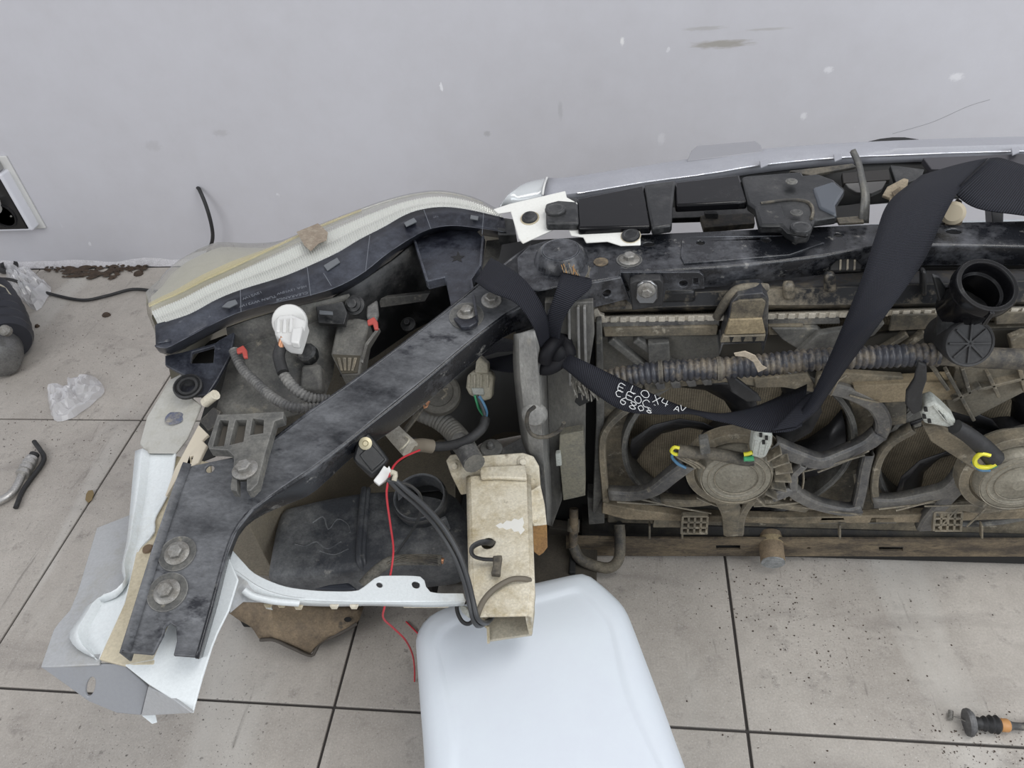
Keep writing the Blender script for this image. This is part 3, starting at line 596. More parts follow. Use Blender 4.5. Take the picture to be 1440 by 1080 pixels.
# ================================================================== GRILLE TRIM, BRACKET, PANELS
gt = thing('grille_trim', 'long silver trim strip curving along the top front edge', 'trim strip', A(1100, 230, .5))
gn = pxcat([(763, 274), (800, 273), (905, 256), (1000, 243), (1068, 232), (1170, 222), (1300, 216), (1440, 212), (1560, 211)], 50)
gm = pxcat([(765, 262), (800, 262), (905, 244), (1000, 231), (1068, 221), (1170, 212), (1300, 207), (1440, 203), (1560, 202)], 50)
gf = pxcat([(769, 250), (800, 249), (905, 233), (1000, 219), (1068, 210), (1170, 202), (1300, 196), (1440, 192), (1560, 190)], 50)
n0 = [A(x, y, .572) for x, y in gn]; n1 = [A(x, y, .578) for x, y in gm]; n2 = [A(x, y, .565) for x, y in gf]
orient(loft('strip', [[p+V((0, -.001, -.012)) for p in n0], n0, n1, n2, [p+V((0, .004, -.03)) for p in n2]], silver, gt, thick=.003))
tube('bright_edge', [p+V((0, -.0012, .0)) for p in n0[3:]], .0013, chrome, gt, 80, 6)
plate('tab', PZ([(966, 226), (972, 212), (980, 205), (1062, 198), (1070, 204), (1073, 213)], .571), .004, M('trim tab', (.27, .27, .29), .4), gt)
for a, b in ((1068, 228), (1172, 219), (1422, 210)): plate('notch_tab', PZ([(a, b-2), (a+12, b-4), (a+12, b+3), (a+2, b+7)], .5795), .003, silver, gt, bev=.0008)
cap_px = [[(703, 297), (716, 287), (742, 281), (764, 276)], [(705, 288), (716, 273), (738, 262), (765, 262)], [(706, 284), (720, 268), (742, 256), (769, 250)]]
orient(loft('end_cap', [cat([A(*p, z) for p in r], 14) for r, z in zip(cap_px, (.572, .580, .565))]+[[A(x, y+4, .53) for x, y in pxcat(cap_px[2], 14)]], M('silver end cap', (.55, .57, .58), .2, .1), gt, thick=.003))
tube('cap_seam', [A(763, 274, .575), A(765, 262, .5815), A(769, 250, .567)], .0016, white_plastic, gt, 10, 6)
plate('emblem_back', P3([(1221, 199, .535), (1238, 195, .535), (1255, 193, .535), (1272, 193, .535), (1292, 196, .535), (1290, 204, .535), (1225, 206, .535)]), .02, dark, gt, bev=0)

wb = thing('white_bracket', 'white painted sheet metal bracket with black push clips at the lamp tip', 'bracket', A(800, 310, .58))
wpl = plane3((720, 300, .598), (800, 300, .600), (890, 335, .592))
plate('bracket_plate', PP([(693, 294), (717, 286), (795, 268), (797, 277), (812, 285), (812, 317), (838, 320), (900, 319), (901, 344), (873, 345), (854, 339), (824, 341), (820, 333), (803, 331), (796, 314), (735, 342), (729, 335), (718, 297), (700, 300)], wpl), .0025, M('bracket white', (.74, .74, .70), .35, 0, (.5, .44, .34), 18, .58, .8, grain=.04), wb, bev=.0012)
clip(wb, on(wpl, 745, 307), wpl[1], .0105); clip(wb, on(wpl, 887, 332), wpl[1], .0115)
for c in ((745, 307), (887, 332)): lathe('rust_ring', [(.0125, 0), (.0125, .0006), (.010, .0008)], on(wpl, *c), wpl[1], sealer, wb, 20)

gp = thing('grille_panel', 'black plastic grille shroud panels behind the silver trim strip', 'grille panel', A(960, 290, .5))
def pn(q, z, mat, th=.012, bev=.003): return plate('panel', P3([(x, y, z if len(r) == 0 else r[0]) for x, y, *r in q]), th, mat, gp, bev=bev)
pn([(767, 286), (795, 278), (812, 277), (814, 313), (768, 313)], .605, black_plastic)
clip(gp, A(781, 296, .606), UPV, .0135)
pn([(810, 279), (906, 260), (916, 318), (813, 320)], .602, gloss_black)
pn([(906, 259), (950, 253), (946, 290), (945, 316), (917, 320), (911, 290)], .605, black_plastic)
pn([(948, 256), (1040, 245), (1052, 283), (950, 288)], .600, gloss_black)
pn([(1043, 249), (1050, 247), (1127, 241), (1130, 246), (1150, 244), (1172, 252), (1189, 266), (1176, 286), (1178, 304), (1147, 308), (1138, 330), (1120, 332), (1107, 325), (1099, 317), (1068, 317), (1062, 292), (1052, 285)], .603, black_plastic)
pn([(1143, 263), (1172, 254), (1188, 267), (1175, 287), (1177, 302), (1152, 291)], .606, M('shiny grey facet', (.07, .08, .095), .15), .008, .003)
pn([(1062, 289), (1100, 287), (1106, 306), (1125, 310), (1143, 312), (1137, 330), (1107, 325), (1099, 316), (1069, 316)], .607, black_plastic, .006)
tube('dust_groove', P3([(1070, 286, .603), (1110, 281, .604), (1135, 284, .604), (1143, 295, .604), (1141, 308, .604)]), .0022, rubber_dusty, gp, 20, 6)
clip(gp, A(1126, 322, .609), UPV, .0125)
for c in ((1113, 256), (1120, 300)): lathe('screw', [(.0075, 0), (.0075, .0015), (.004, .003), (.0015, .002)], A(*c, .609), UPV, grey_plastic, gp, 14)
# rear of grille and bumper seen in the gap
plate('grille_back', P3([(812, 283, .56), (1000, 250, .555), (1200, 228, .56), (1560, 214, .56), (1560, 268, .53), (1300, 280, .52), (1200, 288, .515), (1000, 292, .515), (900, 310, .52), (812, 322, .53)]), .01, dark, gp)
for x, y0, y1 in ((1000, 300, 322), (1280, 262, 318), (1320, 268, 316), (1402, 276, 320)):
    plate('upright', P3([(x-9, y0, .55), (x+10, y0, .55), (x+9, y1, .53), (x-6, y1, .53)]), .02, black_plastic, gp)
plate('lower_slat', P3([(935, 292, .54), (1020, 288, .54), (1060, 290, .54), (1062, 303, .535), (1000, 305, .535), (935, 307, .535)]), .01, black_plastic, gp)
plate('lower_slat', P3([(985, 303, .545), (1060, 299, .545), (1062, 314, .54), (990, 320, .54)]), .01, rubber_dusty, gp)
plate('lower_slat', P3([(1160, 292, .55), (1215, 285, .55), (1212, 306, .545), (1165, 306, .545)]), .01, dark, gp)
plate('duct_slat', P3([(1110, 240, .573), (1200, 230, .573), (1205, 234, .57), (1140, 246, .57)]), .006, rubber_dusty, gp)
plate('duct', P3([(1298, 222, .572), (1440, 216, .572), (1560, 215, .572), (1560, 238, .565), (1310, 238, .565)]), .01, M('dull plastic', (.05, .048, .055), .5), gp)
plate('duct_face', P3([(1188, 258, .566), (1247, 254, .566), (1241, 265, .562), (1226, 272, .56), (1204, 270, .56), (1193, 264, .562)]), .008, M('duct grey', (.075, .073, .072), .5), gp)
plate('duct_face', P3([(1184, 243, .568), (1250, 238, .568), (1252, 252, .566), (1186, 257, .566)]), .008, M('duct brown', (.02, .018, .016), .6), gp)
plate('duct_face', P3([(1252, 232, .568), (1300, 238, .566), (1296, 250, .562), (1262, 262, .56)]), .008, black_plastic, gp)
plate('dust_edge', P3([(1176, 306, .590), (1212, 303, .590), (1216, 312, .588), (1180, 314, .588)]), .004, rubber_dusty, gp)

bc = thing('bumper_cover', 'white bumper cover standing on the floor behind the radiator', 'bumper', (0, 1.0, 0))
bpts = [(-.50, .62), (-.47, .80), (-.40, .92), (-.30, 1.01), (-.15, 1.06), (.05, 1.10), (.30, 1.13), (.60, 1.14), (.95, 1.14)]
bpl = [V((*p, 0)) for p in bpts]; bcv = cat(bpl, 40)
def zz(x, a, b): t = min(1, max(0, (x+.15)/.15)); return a+(b-a)*t
shell = orient(loft('bumper_shell', [[V((p.x, p.y, .004)) for p in bcv], [V((p.x, p.y, .2)) for p in bcv], [V((p.x, p.y, zz(p.x, .36, .40))) for p in bcv]], M('bumper inside', (.13, .115, .09), .7, 0, (.2, .17, .12), 6, .4, .7), bc, thick=.004))
orient(loft('bumper_top', [[V((p.x, p.y-.14, .425)) for p in bcv[20:]], [V((p.x, p.y-.02, .43)) for p in bcv[20:]], [V((p.x, p.y+.002, .40)) for p in bcv[20:]]], white_paint, bc, thick=.004))
ut = thing('shade_tray', 'added dark tray keeping the space below the headlight dark, with liner sheets', 'shade_tray', (-.2, .8, .0))  # dark tray added to keep the space under the brace in shade
bx('tray', -.42, -.02, .70, .98, .012, .022, M('shade tray dark', (.035, .03, .024), .8, 0, (.07, .06, .045), 9, .4, .7), ut, .003)
for x in (-.38, -.26, -.14, -.06): bx('rib', x-.005, x+.005, .72, .96, .0, .03, dark, ut, .002)
ln_m = M('liner tan', (.17, .15, .115), .7, 0, (.25, .22, .165), 5, .4, .7)
plate('liner', P3([(332, 640, .06), (470, 600, .06), (640, 620, .05), (640, 700, .05), (480, 760, .05), (470, 812, .05), (352, 806, .05), (318, 790, .05)]), .006, ln_m, ut)
plate('liner', P3([(380, 800, .07), (640, 780, .07), (648, 800, .07), (560, 812, .07), (500, 825, .07), (400, 826, .07)]), .006, ln_m, ut)
plate('liner', P3([(252, 495, .42), (318, 470, .44), (345, 500, .43), (318, 590, .41), (300, 640, .40), (262, 655, .39), (288, 570, .41)]), .006, M('lamp gap shade', (.022, .022, .021), .7), ut)  # dark sheet added to imitate shade in the gaps behind the lamp
bx('liner', -.13, -.02, .83, .85, .02, .45, dark, ut, .002)
orient(loft('liner', [cat([A(*p) for p in r], 10) for r in ([(600, 560, .40), (690, 500, .42), (760, 500, .42)], [(640, 650, .2), (700, 610, .22), (745, 610, .2)])], M('liner grey', (.06, .06, .058), .6), ut, thick=.003))

# ================================================================== RADIATOR
rd = thing('radiator', 'dusty radiator with crimped metal seam and black top tank', 'radiator', (.34, .83, .05))
RY = .815
bx('core', -.005, .72, RY, RY+.03, .055, .47, core_mat, rd, .001)
bx('dark_backing', -.02, .74, RY+.045, RY+.06, .03, .52, dark, rd, .002)  # dark backing added so the space behind the core stays black
bx('side_frame', -.012, .0, RY-.012, RY+.04, .05, .485, tan_plastic, rd, .002)
tk = [[AY(x, y, yy) for x, y in pxcat(r, 40)] for r, yy in (([(838, 442), (1000, 438), (1200, 436), (1440, 432), (1560, 430)], .790), ([(840, 436), (1000, 430), (1200, 428), (1440, 424), (1560, 421)], .778), ([(845, 418), (1000, 410), (1200, 403), (1440, 395), (1560, 392)], .785), ([(845, 405), (1000, 398), (1200, 384), (1440, 378), (1560, 376)], .83))]
tank_m = M('top tank plastic', (.014, .015, .017), .4, 0, (.27, .235, .175), 11, .47, .60, .15, 160, edge=(.24, .225, .19))
orient(loft('top_tank', tk, tank_m, rd, thick=.004))
for x, y, w, h in ((868, 428, 26, 9), (950, 418, 55, 16), (1110, 412, 16, 22), (1168, 400, 16, 24), (1300, 400, 8, 34)):
    plate('tank_rib', PY([(x-w/2, y-h/2), (x+w/2, y-h/2-1), (x+w/2+1, y+h/2), (x-w/2, y+h/2+1)], .776), .012, tank_m, rd, bev=.004)
seam = M('seam metal', (.58, .54, .46), .45, .1, (.36, .31, .22), 30, .45, .72)
s0 = [AY(x, y, .785) for x, y in [(836, 450), (1011, 447), (1320, 439), (1560, 435)]]; s1 = [AY(x, y, .785) for x, y in [(836, 443), (1011, 440), (1320, 432), (1560, 428)]]
orient(loft('seam', [cat(s1, 30), [p+V((0, -.004, .0)) for p in cat(s1, 30)], [p+V((0, -.004, 0)) for p in cat(s0, 30)], cat(s0, 30)], seam, rd, thick=.002))
ca = cat(s0, 200); cb_ = cat(s1, 200); tab = None
for k in range(1, 49):
    i = k*4; p = ca[i].lerp(cb_[i], .5)+V((0, -.0052, 0))
    if tab is None: tab = bx('crimp_tab', p.x-.0042, p.x+.0042, p.y-.0012, p.y+.0012, p.z-.0038, p.z+.0038, seam, rd, .0008); tp = p
    else: t = tab.copy(); COL.objects.link(t); t.location = tab.location+(p-tp)
plate('seam_hook', PY([(834, 436), (841, 434), (844, 442), (850, 444), (850, 452), (836, 450)], .778), .006, seam, rd)
# rubber top mount
def MY(q, y, t, m, p, b, nm='mount_face'): return plate(nm, PY(q, y), t, m, p, bev=b)
mo = MY([(1012, 500), (1022, 462), (1028, 426), (1038, 415), (1073, 412), (1081, 420), (1080, 470), (1073, 498), (1070, 482), (1014, 484)], .752, .03, M('mount rubber', (.022, .024, .030), .4, 0, (.13, .12, .10), 20, .48, .68, edge=(.24, .24, .24)), rd, .003, 'mount_cup')
MY([(1030, 427), (1040, 423), (1072, 421), (1077, 425), (1072, 448), (1026, 450)], .7495, .004, M('mount face', (.06, .052, .04), .6, 0, (.17, .145, .1), 60, .4, .6), mo, .001)
MY([(1026, 450), (1072, 448), (1077, 469), (1019, 471)], .747, .006, M('mount tan', (.32, .26, .16), .7, 0, (.17, .135, .085), 40, .46, .66), mo, .001)
MY([(1017, 473), (1077, 471), (1075, 480), (1013, 482)], .746, .006, tan_plastic, mo, .001)
for x in (1026, 1042, 1058): MY([(x, 474), (x+6, 474), (x+3, 481), (x+1, 481)], .7455, .002, dark, mo, 0, 'mount_notch')
tube('hanger', [AY(1008, 446, .772), AY(1020, 425, .765), AY(1036, 408, .765), AY(1060, 404, .77), AY(1078, 405, .775)], .0058, rubber_dusty, rd, 20, 8)
# outlet stub with clamp
op = A(1080, 728, .055); oq = A(1087, 790, .042); od = (oq-op).normalized()
tube('outlet_pipe', [op, op.lerp(oq, .6)], .0145, tan_plastic, rd, 8, 20)
tube('outlet_hose', [op.lerp(oq, .38), oq], .0190, shield_m, rd, 8, 20)
tube('hose_clamp', [op.lerp(oq, .50), op.lerp(oq, .62)], .0202, M('clamp band', (.36, .29, .17), .6, 0, (.26, .2, .12), 50), rd, 6, 22)
tube('hose_end', [op.lerp(oq, .86), op.lerp(oq, 1.03)], .0185, M('torn hose end', (.17, .18, .18), .7, 0, (.32, .33, .33), 90, .4, .6), rd, 6, 14)

# ================================================================== FAN SHROUD AND FANS
fs_ = thing('fan_shroud', 'dusty tan plastic shroud carrying two cooling fans', 'fan shroud', (.34, .78, .05))
SY = .792
def sx(px, py=603): return AY(px, py, SY)
fc = [AY(1037, 598, SY), AY(1414, 604, SY)]
FR = .158
for c in fc: c.z = .268
sh_out = PY([(842, 476), (1000, 470), (1200, 466), (1440, 460), (1600, 456)], SY)+[V((.70, SY, .068)), V((-.003, SY, .070))]
plate('shroud_panel', sh_out, .012, tan_plastic, fs_, holes=[circ(c, (0, -1, 0), FR, 40) for c in fc], bev=.002)
for q in fc:
    lathe('shroud_ring', [(FR+.006, .0), (FR+.005, .018), (FR, .020), (FR-.003, .016), (FR-.004, -.02)], q, (0, -1, 0), grey_plastic, fs_, 56, cap=False)
    # radiator side liner keeps the ring from floating
for ci, c in enumerate(fc):
    hub = lathe('fan', [(.048, -.012), (.048, .012), (.042, .02), (.02, .022)], c+V((0, -.004, 0)), (0, -1, 0), fan_m, fs_, 28)
    nb = 6
    for k in range(nb):
        a0 = 2*math.pi*k/nb+(.35 if ci == 0 else .1); rows = []
        for r_, da, wd in ((.044, 0, .30), (.075, .16, .30), (.105, .36, .31), (.13, .60, .30), (.150, .82, .26)):
            row = []
            for s in (0, .25, .5, .75, 1):
                g = a0+da+(s-.5)*2*wd; tw = (s-.5)*.030
                row.append(c+V((math.cos(g)*r_, -.004+tw-.005*math.sin(s*math.pi), math.sin(g)*r_)))
            rows.append(row)
        orient(loft('blade', rows, fan_m, hub, thick=.002))
    mc = AY(1035, 671, .705) if ci == 0 else AY(1432, 678, .705)
    lathe('fan_motor', [(.050, -.05), (.050, -.006), (.047, .0), (.045, .002), (.036, .003), (.034, .0015), (.020, .002), (.016, .004), (.011, .005), (.009, .0065), (.003, .0065)], mc, (0, -1, .08), M('motor can', (.27, .25, .20), .5, .15, (.17, .155, .12), 24, .42, .66), fs_, 44)
    for k in range(3): lathe('motor_groove', [(.0475-k*.009, 0), (.0468-k*.009, .0012), (.046-k*.009, 0)], mc+V((0, -.0026, .0002)), (0, -1, .08), tan_plastic, fs_, 44, cap=False)
    lathe('motor_bracket', [(.068, -.03), (.066, -.012), (.055, -.010), (.052, -.014)], mc, (0, -1, .08), tan_plastic, fs_, 40)
    for k in range(9):
        g = -.9+k*.28; d = V((math.cos(g), 0, math.sin(g)))
        obox('bracket_rib', mc+d*.062+V((0, .004, 0)), d*.011, (0, .008, 0), V((-d.z, 0, d.x))*.0012, tan_plastic, fs_, .0005)
def arm(px, Y, w, mat=None, th=.012):
    """stator arm: flat bar along a pixel path at depth(s) Y"""
    Ys = Y if isinstance(Y, list) else [Y]*len(px)
    c = cat([AY(x, y, q) for (x, y), q in zip(px, Ys)], 26); rows = []
    for i, p in enumerate(c):
        t = (c[min(i+1, 25)]-c[max(i-1, 0)]).normalized(); s = t.cross(V((0, -1, 0))).normalized()*w/2
        rows.append([p+s+V((0, th, 0)), p+s, p+s*.7+V((0, -.003, 0)), p-s*.7+V((0, -.003, 0)), p-s, p-s+V((0, th, 0))])
    return orient(loft('shroud_arm', rows, mat or grey_plastic, fs_, thick=.002, ang=35))
ga = M('arm grey', (.075, .075, .077), .5, 0, (.235, .225, .20), 10, .42, .66, .15, 150, (.33, .29, .22), 38, .6, .74, edge=(.38, .345, .28))
arm([(968, 655), (945, 672), (918, 692), (888, 698), (856, 697)], [.71, .72, .735, .75, .755], .022, ga)
arm([(852, 705), (850, 680), (847, 640), (850, 610), (870, 585), (905, 562)], .762, .011, tan_plastic)
arm([(1085, 628), (1118, 642), (1153, 652), (1190, 640), (1222, 625), (1238, 612)], [.72, .725, .735, .745, .755, .758], .023, ga)
arm([(1236, 618), (1243, 598), (1236, 578), (1222, 566), (1190, 552), (1150, 544)], .760, .02, ga)
arm([(1086, 700), (1112, 692), (1124, 700), (1150, 712), (1190, 720), (1212, 716)], [.715, .72, .73, .745, .755, .757], .018, ga)
arm([(1116, 690), (1116, 670), (1130, 655)], [.72, .722, .725], .012, ga)
arm([(1206, 715), (1212, 690), (1216, 665), (1222, 640)], .76, .015, ga)
arm([(1228, 708), (1260, 708), (1300, 700), (1335, 690), (1356, 668), (1368, 645)], [.757, .75, .745, .735, .73, .725], .022, ga)
arm([(1232, 706), (1230, 680), (1236, 650), (1252, 625), (1285, 605)], .762, .011, tan_plastic)
arm([(1392, 635), (1415, 626), (1440, 618), (1520, 600)], .74, .03, ga)
arm([(1018, 698), (1030, 725), (1032, 752)], [.72, .73, .735], .03, tan_plastic, .02)
arm([(1060, 700), (1044, 725), (1040, 752)], [.72, .73, .735], .012, tan_plastic, .02)
arm([(1320, 722), (1350, 712), (1385, 715), (1440, 705)], .745, .02, tan_plastic)
arm([(930, 705), (970, 708), (1018, 704), (1080, 708), (1135, 716)], [.752, .74, .735, .74, .752], .014, tan_plastic)
arm([(1300, 745), (1310, 728), (1345, 690), (1372, 675)], [.76, .75, .735, .73], .022, ga)
# upper frame of the shroud: flat bands and recessed panels
def band(q, y, mat, th=.01, bev=.0015, nm='shroud_band'): return plate(nm, PY(q, y), th, mat, fs_, bev=bev)
band([(846, 452), (1012, 449), (1012, 459), (846, 462)], .781, ga, .005)
band([(848, 462), (1010, 459), (1008, 472), (850, 474)], .777, tan_plastic, .008)
band([(1080, 447), (1180, 444), (1182, 456), (1080, 458)], .781, ga, .005); band([(1080, 458), (1130, 457), (1130, 470), (1080, 472)], .777, tan_plastic, .008)
band([(1255, 443), (1330, 441), (1330, 462), (1250, 466)], .777, tan_plastic, .006); band([(1400, 440), (1560, 436), (1560, 452), (1400, 457)], .777, tan_plastic, .006)
band([(845, 474), (1012, 471), (1012, 520), (848, 552)], .786, M('recess grey', (.09, .088, .08), .65, 0, (.15, .14, .115), 12, .4, .7), .006)
for a, b in (((858, 474), (925, 528)), ((893, 474), (960, 520))):
    p, q = AY(*a, .783), AY(*b, .783); d = q-p; obox('shroud_rib', (p+q)/2, d/2, (0, .008, 0), d.cross(V((0, 1, 0))).normalized()*.005, grey_plastic, fs_, .002)
band([(911, 484), (941, 482), (943, 506), (938, 516), (915, 518), (912, 508)], .772, grey_plastic, .012)
band([(838, 452), (846, 451), (850, 560), (848, 700), (836, 722), (833, 720), (838, 600)], .768, grey_plastic, .02)
band([(846, 556), (905, 540), (900, 560), (868, 585), (850, 612), (846, 640)], .774, tan_plastic)
band([(905, 540), (1000, 532), (1065, 530), (1075, 545), (1020, 538), (950, 545), (910, 558)], .772, tan_plastic)
for k in range(4): band([(920+k*22, 540-k*1.5), (934+k*22, 539-k*1.5), (936+k*22, 548-k*2), (924+k*22, 549-k*2)], .766, ga, .006)
band([(1060, 533), (1135, 525), (1145, 540), (1150, 553), (1100, 545), (1062, 546)], .770, tan_plastic)
band([(1150, 528), (1190, 525), (1270, 530), (1275, 560), (1200, 560), (1170, 550), (1145, 552)], .766, tan_plastic)
band([(1200, 543), (1345, 536), (1350, 562), (1235, 567), (1205, 560)], .758, M('tan shelf', (.31, .25, .16), .7, 0, (.17, .14, .095), 14, .42, .64, .2, 120), .02)
band([(1235, 566), (1275, 565), (1275, 596), (1248, 600)], .770, tan_plastic)
band([(1278, 570), (1300, 568), (1296, 600), (1262, 608)], .776, grey_plastic)
band([(1228, 620), (1240, 600), (1262, 608), (1240, 640), (1226, 672)], .778, tan_plastic)
band([(1200, 668), (1232, 662), (1230, 704), (1206, 708)], .770, tan_plastic)
band([(1345, 520), (1440, 505), (1560, 490), (1560, 545), (1440, 552), (1395, 575), (1370, 588), (1335, 578), (1330, 560)], .760, M('rib field', (.13, .12, .095), .65, 0, (.2, .175, .13), 14, .4, .65), .02)
for a, b in (((1338, 560), (1378, 540)), ((1330, 520), (1368, 588)), ((1352, 515), (1362, 550)), ((1388, 523), (1403, 555)), ((1432, 515), (1440, 548)), ((1372, 545), (1440, 528)), ((1300, 500), (1332, 545))):
    p, q = AY(*a, .755), AY(*b, .755); d = q-p; obox('shroud_rib', (p+q)/2, d/2, (0, .006, 0), d.cross(V((0, 1, 0))).normalized()*.0022, tan_plastic, fs_, .001)
band([(1150, 470), (1245, 455), (1230, 472), (1150, 500), (1120, 498)], .765, grey_plastic, .01)
band([(1240, 470), (1320, 463), (1300, 485), (1180, 500), (1190, 488)], .782, M('dark recess', (.04, .037, .03), .8), .006)
for a, b in (((1232, 495), (1275, 468)), ((1262, 492), (1300, 466)), ((1315, 462), (1330, 484))):
    p, q = AY(*a, .778), AY(*b, .778); d = q-p; obox('shroud_rib', (p+q)/2, d/2, (0, .006, 0), d.cross(V((0, 1, 0))).normalized()*.003, tan_plastic, fs_, .001)
band([(1085, 462), (1150, 462), (1180, 490), (1190, 505), (1130, 496), (1100, 478)], .774, grey_plastic, .01)
band([(1000, 470), (1200, 470), (1440, 462), (1560, 458), (1560, 545), (1440, 540), (1000, 545)], .790, M('dark shroud back', (.05, .045, .035), .75), .004)
band([(1420, 478), (1440, 470), (1470, 470), (1470, 500), (1425, 500)], .765, tan_plastic, .012)
# lower edge of shroud with crates of ribs
band([(848, 708), (900, 718), (960, 725), (1100, 729), (1290, 724), (1440, 718), (1600, 712), (1600, 724), (1440, 730), (1290, 735), (1100, 737), (880, 731), (846, 722)], .757, M('lower rail tan', (.10, .085, .06), .7, 0, (.30, .245, .165), 12, .42, .64, .2, 120, edge=(.40, .35, .27)), .014)
for x0, y0, x1, y1 in ((960, 724, 995, 748), (1314, 718, 1352, 744)):
    for k in range(5):
        t = k/4; p, q = AY(x0+(x1-x0)*t, y0, .745), AY(x0+(x1-x0)*t-2, y1, .745); obox('crate_rib', (p+q)/2, (q-p)/2, (0, .004, 0), (.0016, 0, 0), tan_plastic, fs_, .0005)
    for k in range(4):
        t = k/3; p, q = AY(x0, y0+(y1-y0)*t, .745), AY(x1, y0+(y1-y0)*t, .745); obox('crate_rib', (p+q)/2, (q-p)/2, (0, .004, 0), (0, 0, .0016), tan_plastic, fs_, .0005)
for k in range(5):                                  # concentric webs right of the first motor
    a0 = [(1088+k*9, 642+k*2), (1098+k*10, 660), (1102+k*9, 682), (1094+k*9, 700+k*1.5)]
    if k < 4: tube('motor_web', [AY(x, y, .722+k*.006) for x, y in a0], .0018, tan_plastic, fs_, 14, 5)
for a, b, y in (((900, 702), (1000, 722), .748), ((868, 706), (960, 710), .750), ((1110, 668), (1216, 640), .738), ((1150, 664), (1222, 634), .742), ((1120, 712), (1212, 724), .748), ((1236, 716), (1340, 702), .744), ((1260, 718), (1360, 690), .74),
                ((980, 700), (1010, 712), .73), ((1060, 712), (1130, 706), .735), ((1300, 712), (1420, 706), .738), ((1345, 716), (1320, 742), .742), ((1400, 700), (1360, 740), .736), ((1195, 556), (1236, 566), .755), ((1155, 548), (1190, 528), .757), ((1168, 556), (1180, 530), .757)):
    tube('shroud_web', [AY(*a, y), AY((a[0]+b[0])/2, (a[1]+b[1])/2+1, y), AY(*b, y)], .0014, tan_plastic, fs_, 6, 5)
# fan connectors and leads
def fconn(px, mat, Y, nm='fan_connector'):
    o = plate(nm, PY(px, Y), .022, mat, fs_, bev=.003); return o
c1 = fconn([(1060, 612), (1067, 604), (1087, 612), (1086, 625), (1078, 643), (1070, 646), (1056, 642)], pale_grey, .69)
for x, y in ((1070, 612), (1078, 616), (1074, 622)): plate('terminal', PY([(x-2, y-2), (x+2, y-2), (x+2, y+3), (x-2, y+3)], .688), .003, dark, c1, bev=0)
for k in range(3): plate('rib', PY([(1062+k*8, 620+k*2), (1064+k*8, 620+k*2), (1060+k*8, 641), (1058+k*8, 641)], .6885), .003, pale_grey, c1, bev=.0004)
tube('taped_lead', [AY(*p, .70) for p in [(953, 634), (975, 636), (1010, 639), (1045, 646), (1060, 646)]], .0085, rubber_dusty, fs_, 20, 10)
plate('tape_tab', PY([(983, 620), (996, 618), (1000, 638), (985, 641)], .69), .012, grey_plastic, fs_, bev=.002)
tube('lead_yellow', [AY(*p, .695) for p in [(955, 630), (948, 629), (944, 634), (948, 638), (953, 639)]], .0024, yellow_m, fs_, 14, 6)
tube('lead_blue', [AY(*p, .70) for p in [(950, 636), (945, 642), (952, 651), (964, 658)]], .0022, blue_m, fs_, 14, 6)
for k in range(3): tube('lead_tan', [AY(x+k*6, y, .70) for x, y in [(950, 640), (958, 646), (970, 652), (978, 658)]], .002, tan_plastic, fs_, 10, 6)
tube('lead_yellow', [AY(*p, .69) for p in [(1046, 639), (1052, 638), (1058, 636)]], .0028, yellow_m, fs_, 6, 6)
tube('lead_green', [AY(*p, .69) for p in [(1046, 645), (1054, 645), (1060, 644)]], .0036, green_m, fs_, 6, 6)
c2 = fconn([(1297, 582), (1303, 570), (1316, 566), (1330, 578), (1344, 592), (1346, 600), (1338, 603), (1312, 598), (1300, 596)], pale_grey, .70)
for x, y in ((1302, 576), (1300, 586), (1307, 592)): plate('terminal', PY([(x-2, y-2), (x+2, y-2), (x+3, y+3), (x-2, y+3)], .698), .003, dark, c2, bev=0)
for k in range(3): plate('rib', PY([(1312+k*6, 572+k*5), (1316+k*6, 571+k*5), (1334+k*4, 592+k*3), (1329+k*4, 593+k*3)], .6985), .004, pale_grey, c2, bev=.0006)
plate('lead_tray', PY([(1298, 600), (1318, 600), (1380, 636), (1388, 650), (1372, 662), (1310, 622)], .715), .012, tan_plastic, fs_, bev=.002)
tube('taped_lead', [AY(*p, .695) for p in [(1343, 600), (1362, 612), (1382, 628), (1398, 645)]], .0095, rubber, fs_, 16, 10, taper=1.3)
tube('lead_yellow', [AY(*p, .685) for p in [(1392, 640), (1380, 638), (1371, 646), (1374, 655), (1388, 657), (1400, 652)]], .003, yellow_m, fs_, 20, 6)
tube('lead_green', [AY(*p, .687) for p in [(1386, 658), (1398, 655), (1404, 648)]], .003, green_m, fs_, 10, 6)
tube('lead_blue', [AY(*p, .689) for p in [(1368, 650), (1378, 660), (1392, 661)]], .0026, blue_m, fs_, 12, 6)
plate('tape_tail', PY([(1292, 510), (1304, 514), (1304, 535), (1298, 552), (1297, 578), (1284, 584), (1274, 570), (1275, 552), (1286, 535)], .70), .006, rubber, fs_, bev=.002)
plate('tape_tail', PY([(1018, 522), (1024, 524), (1066, 556), (1072, 565), (1050, 566), (1028, 552)], .715), .006, rubber, fs_, bev=.002)

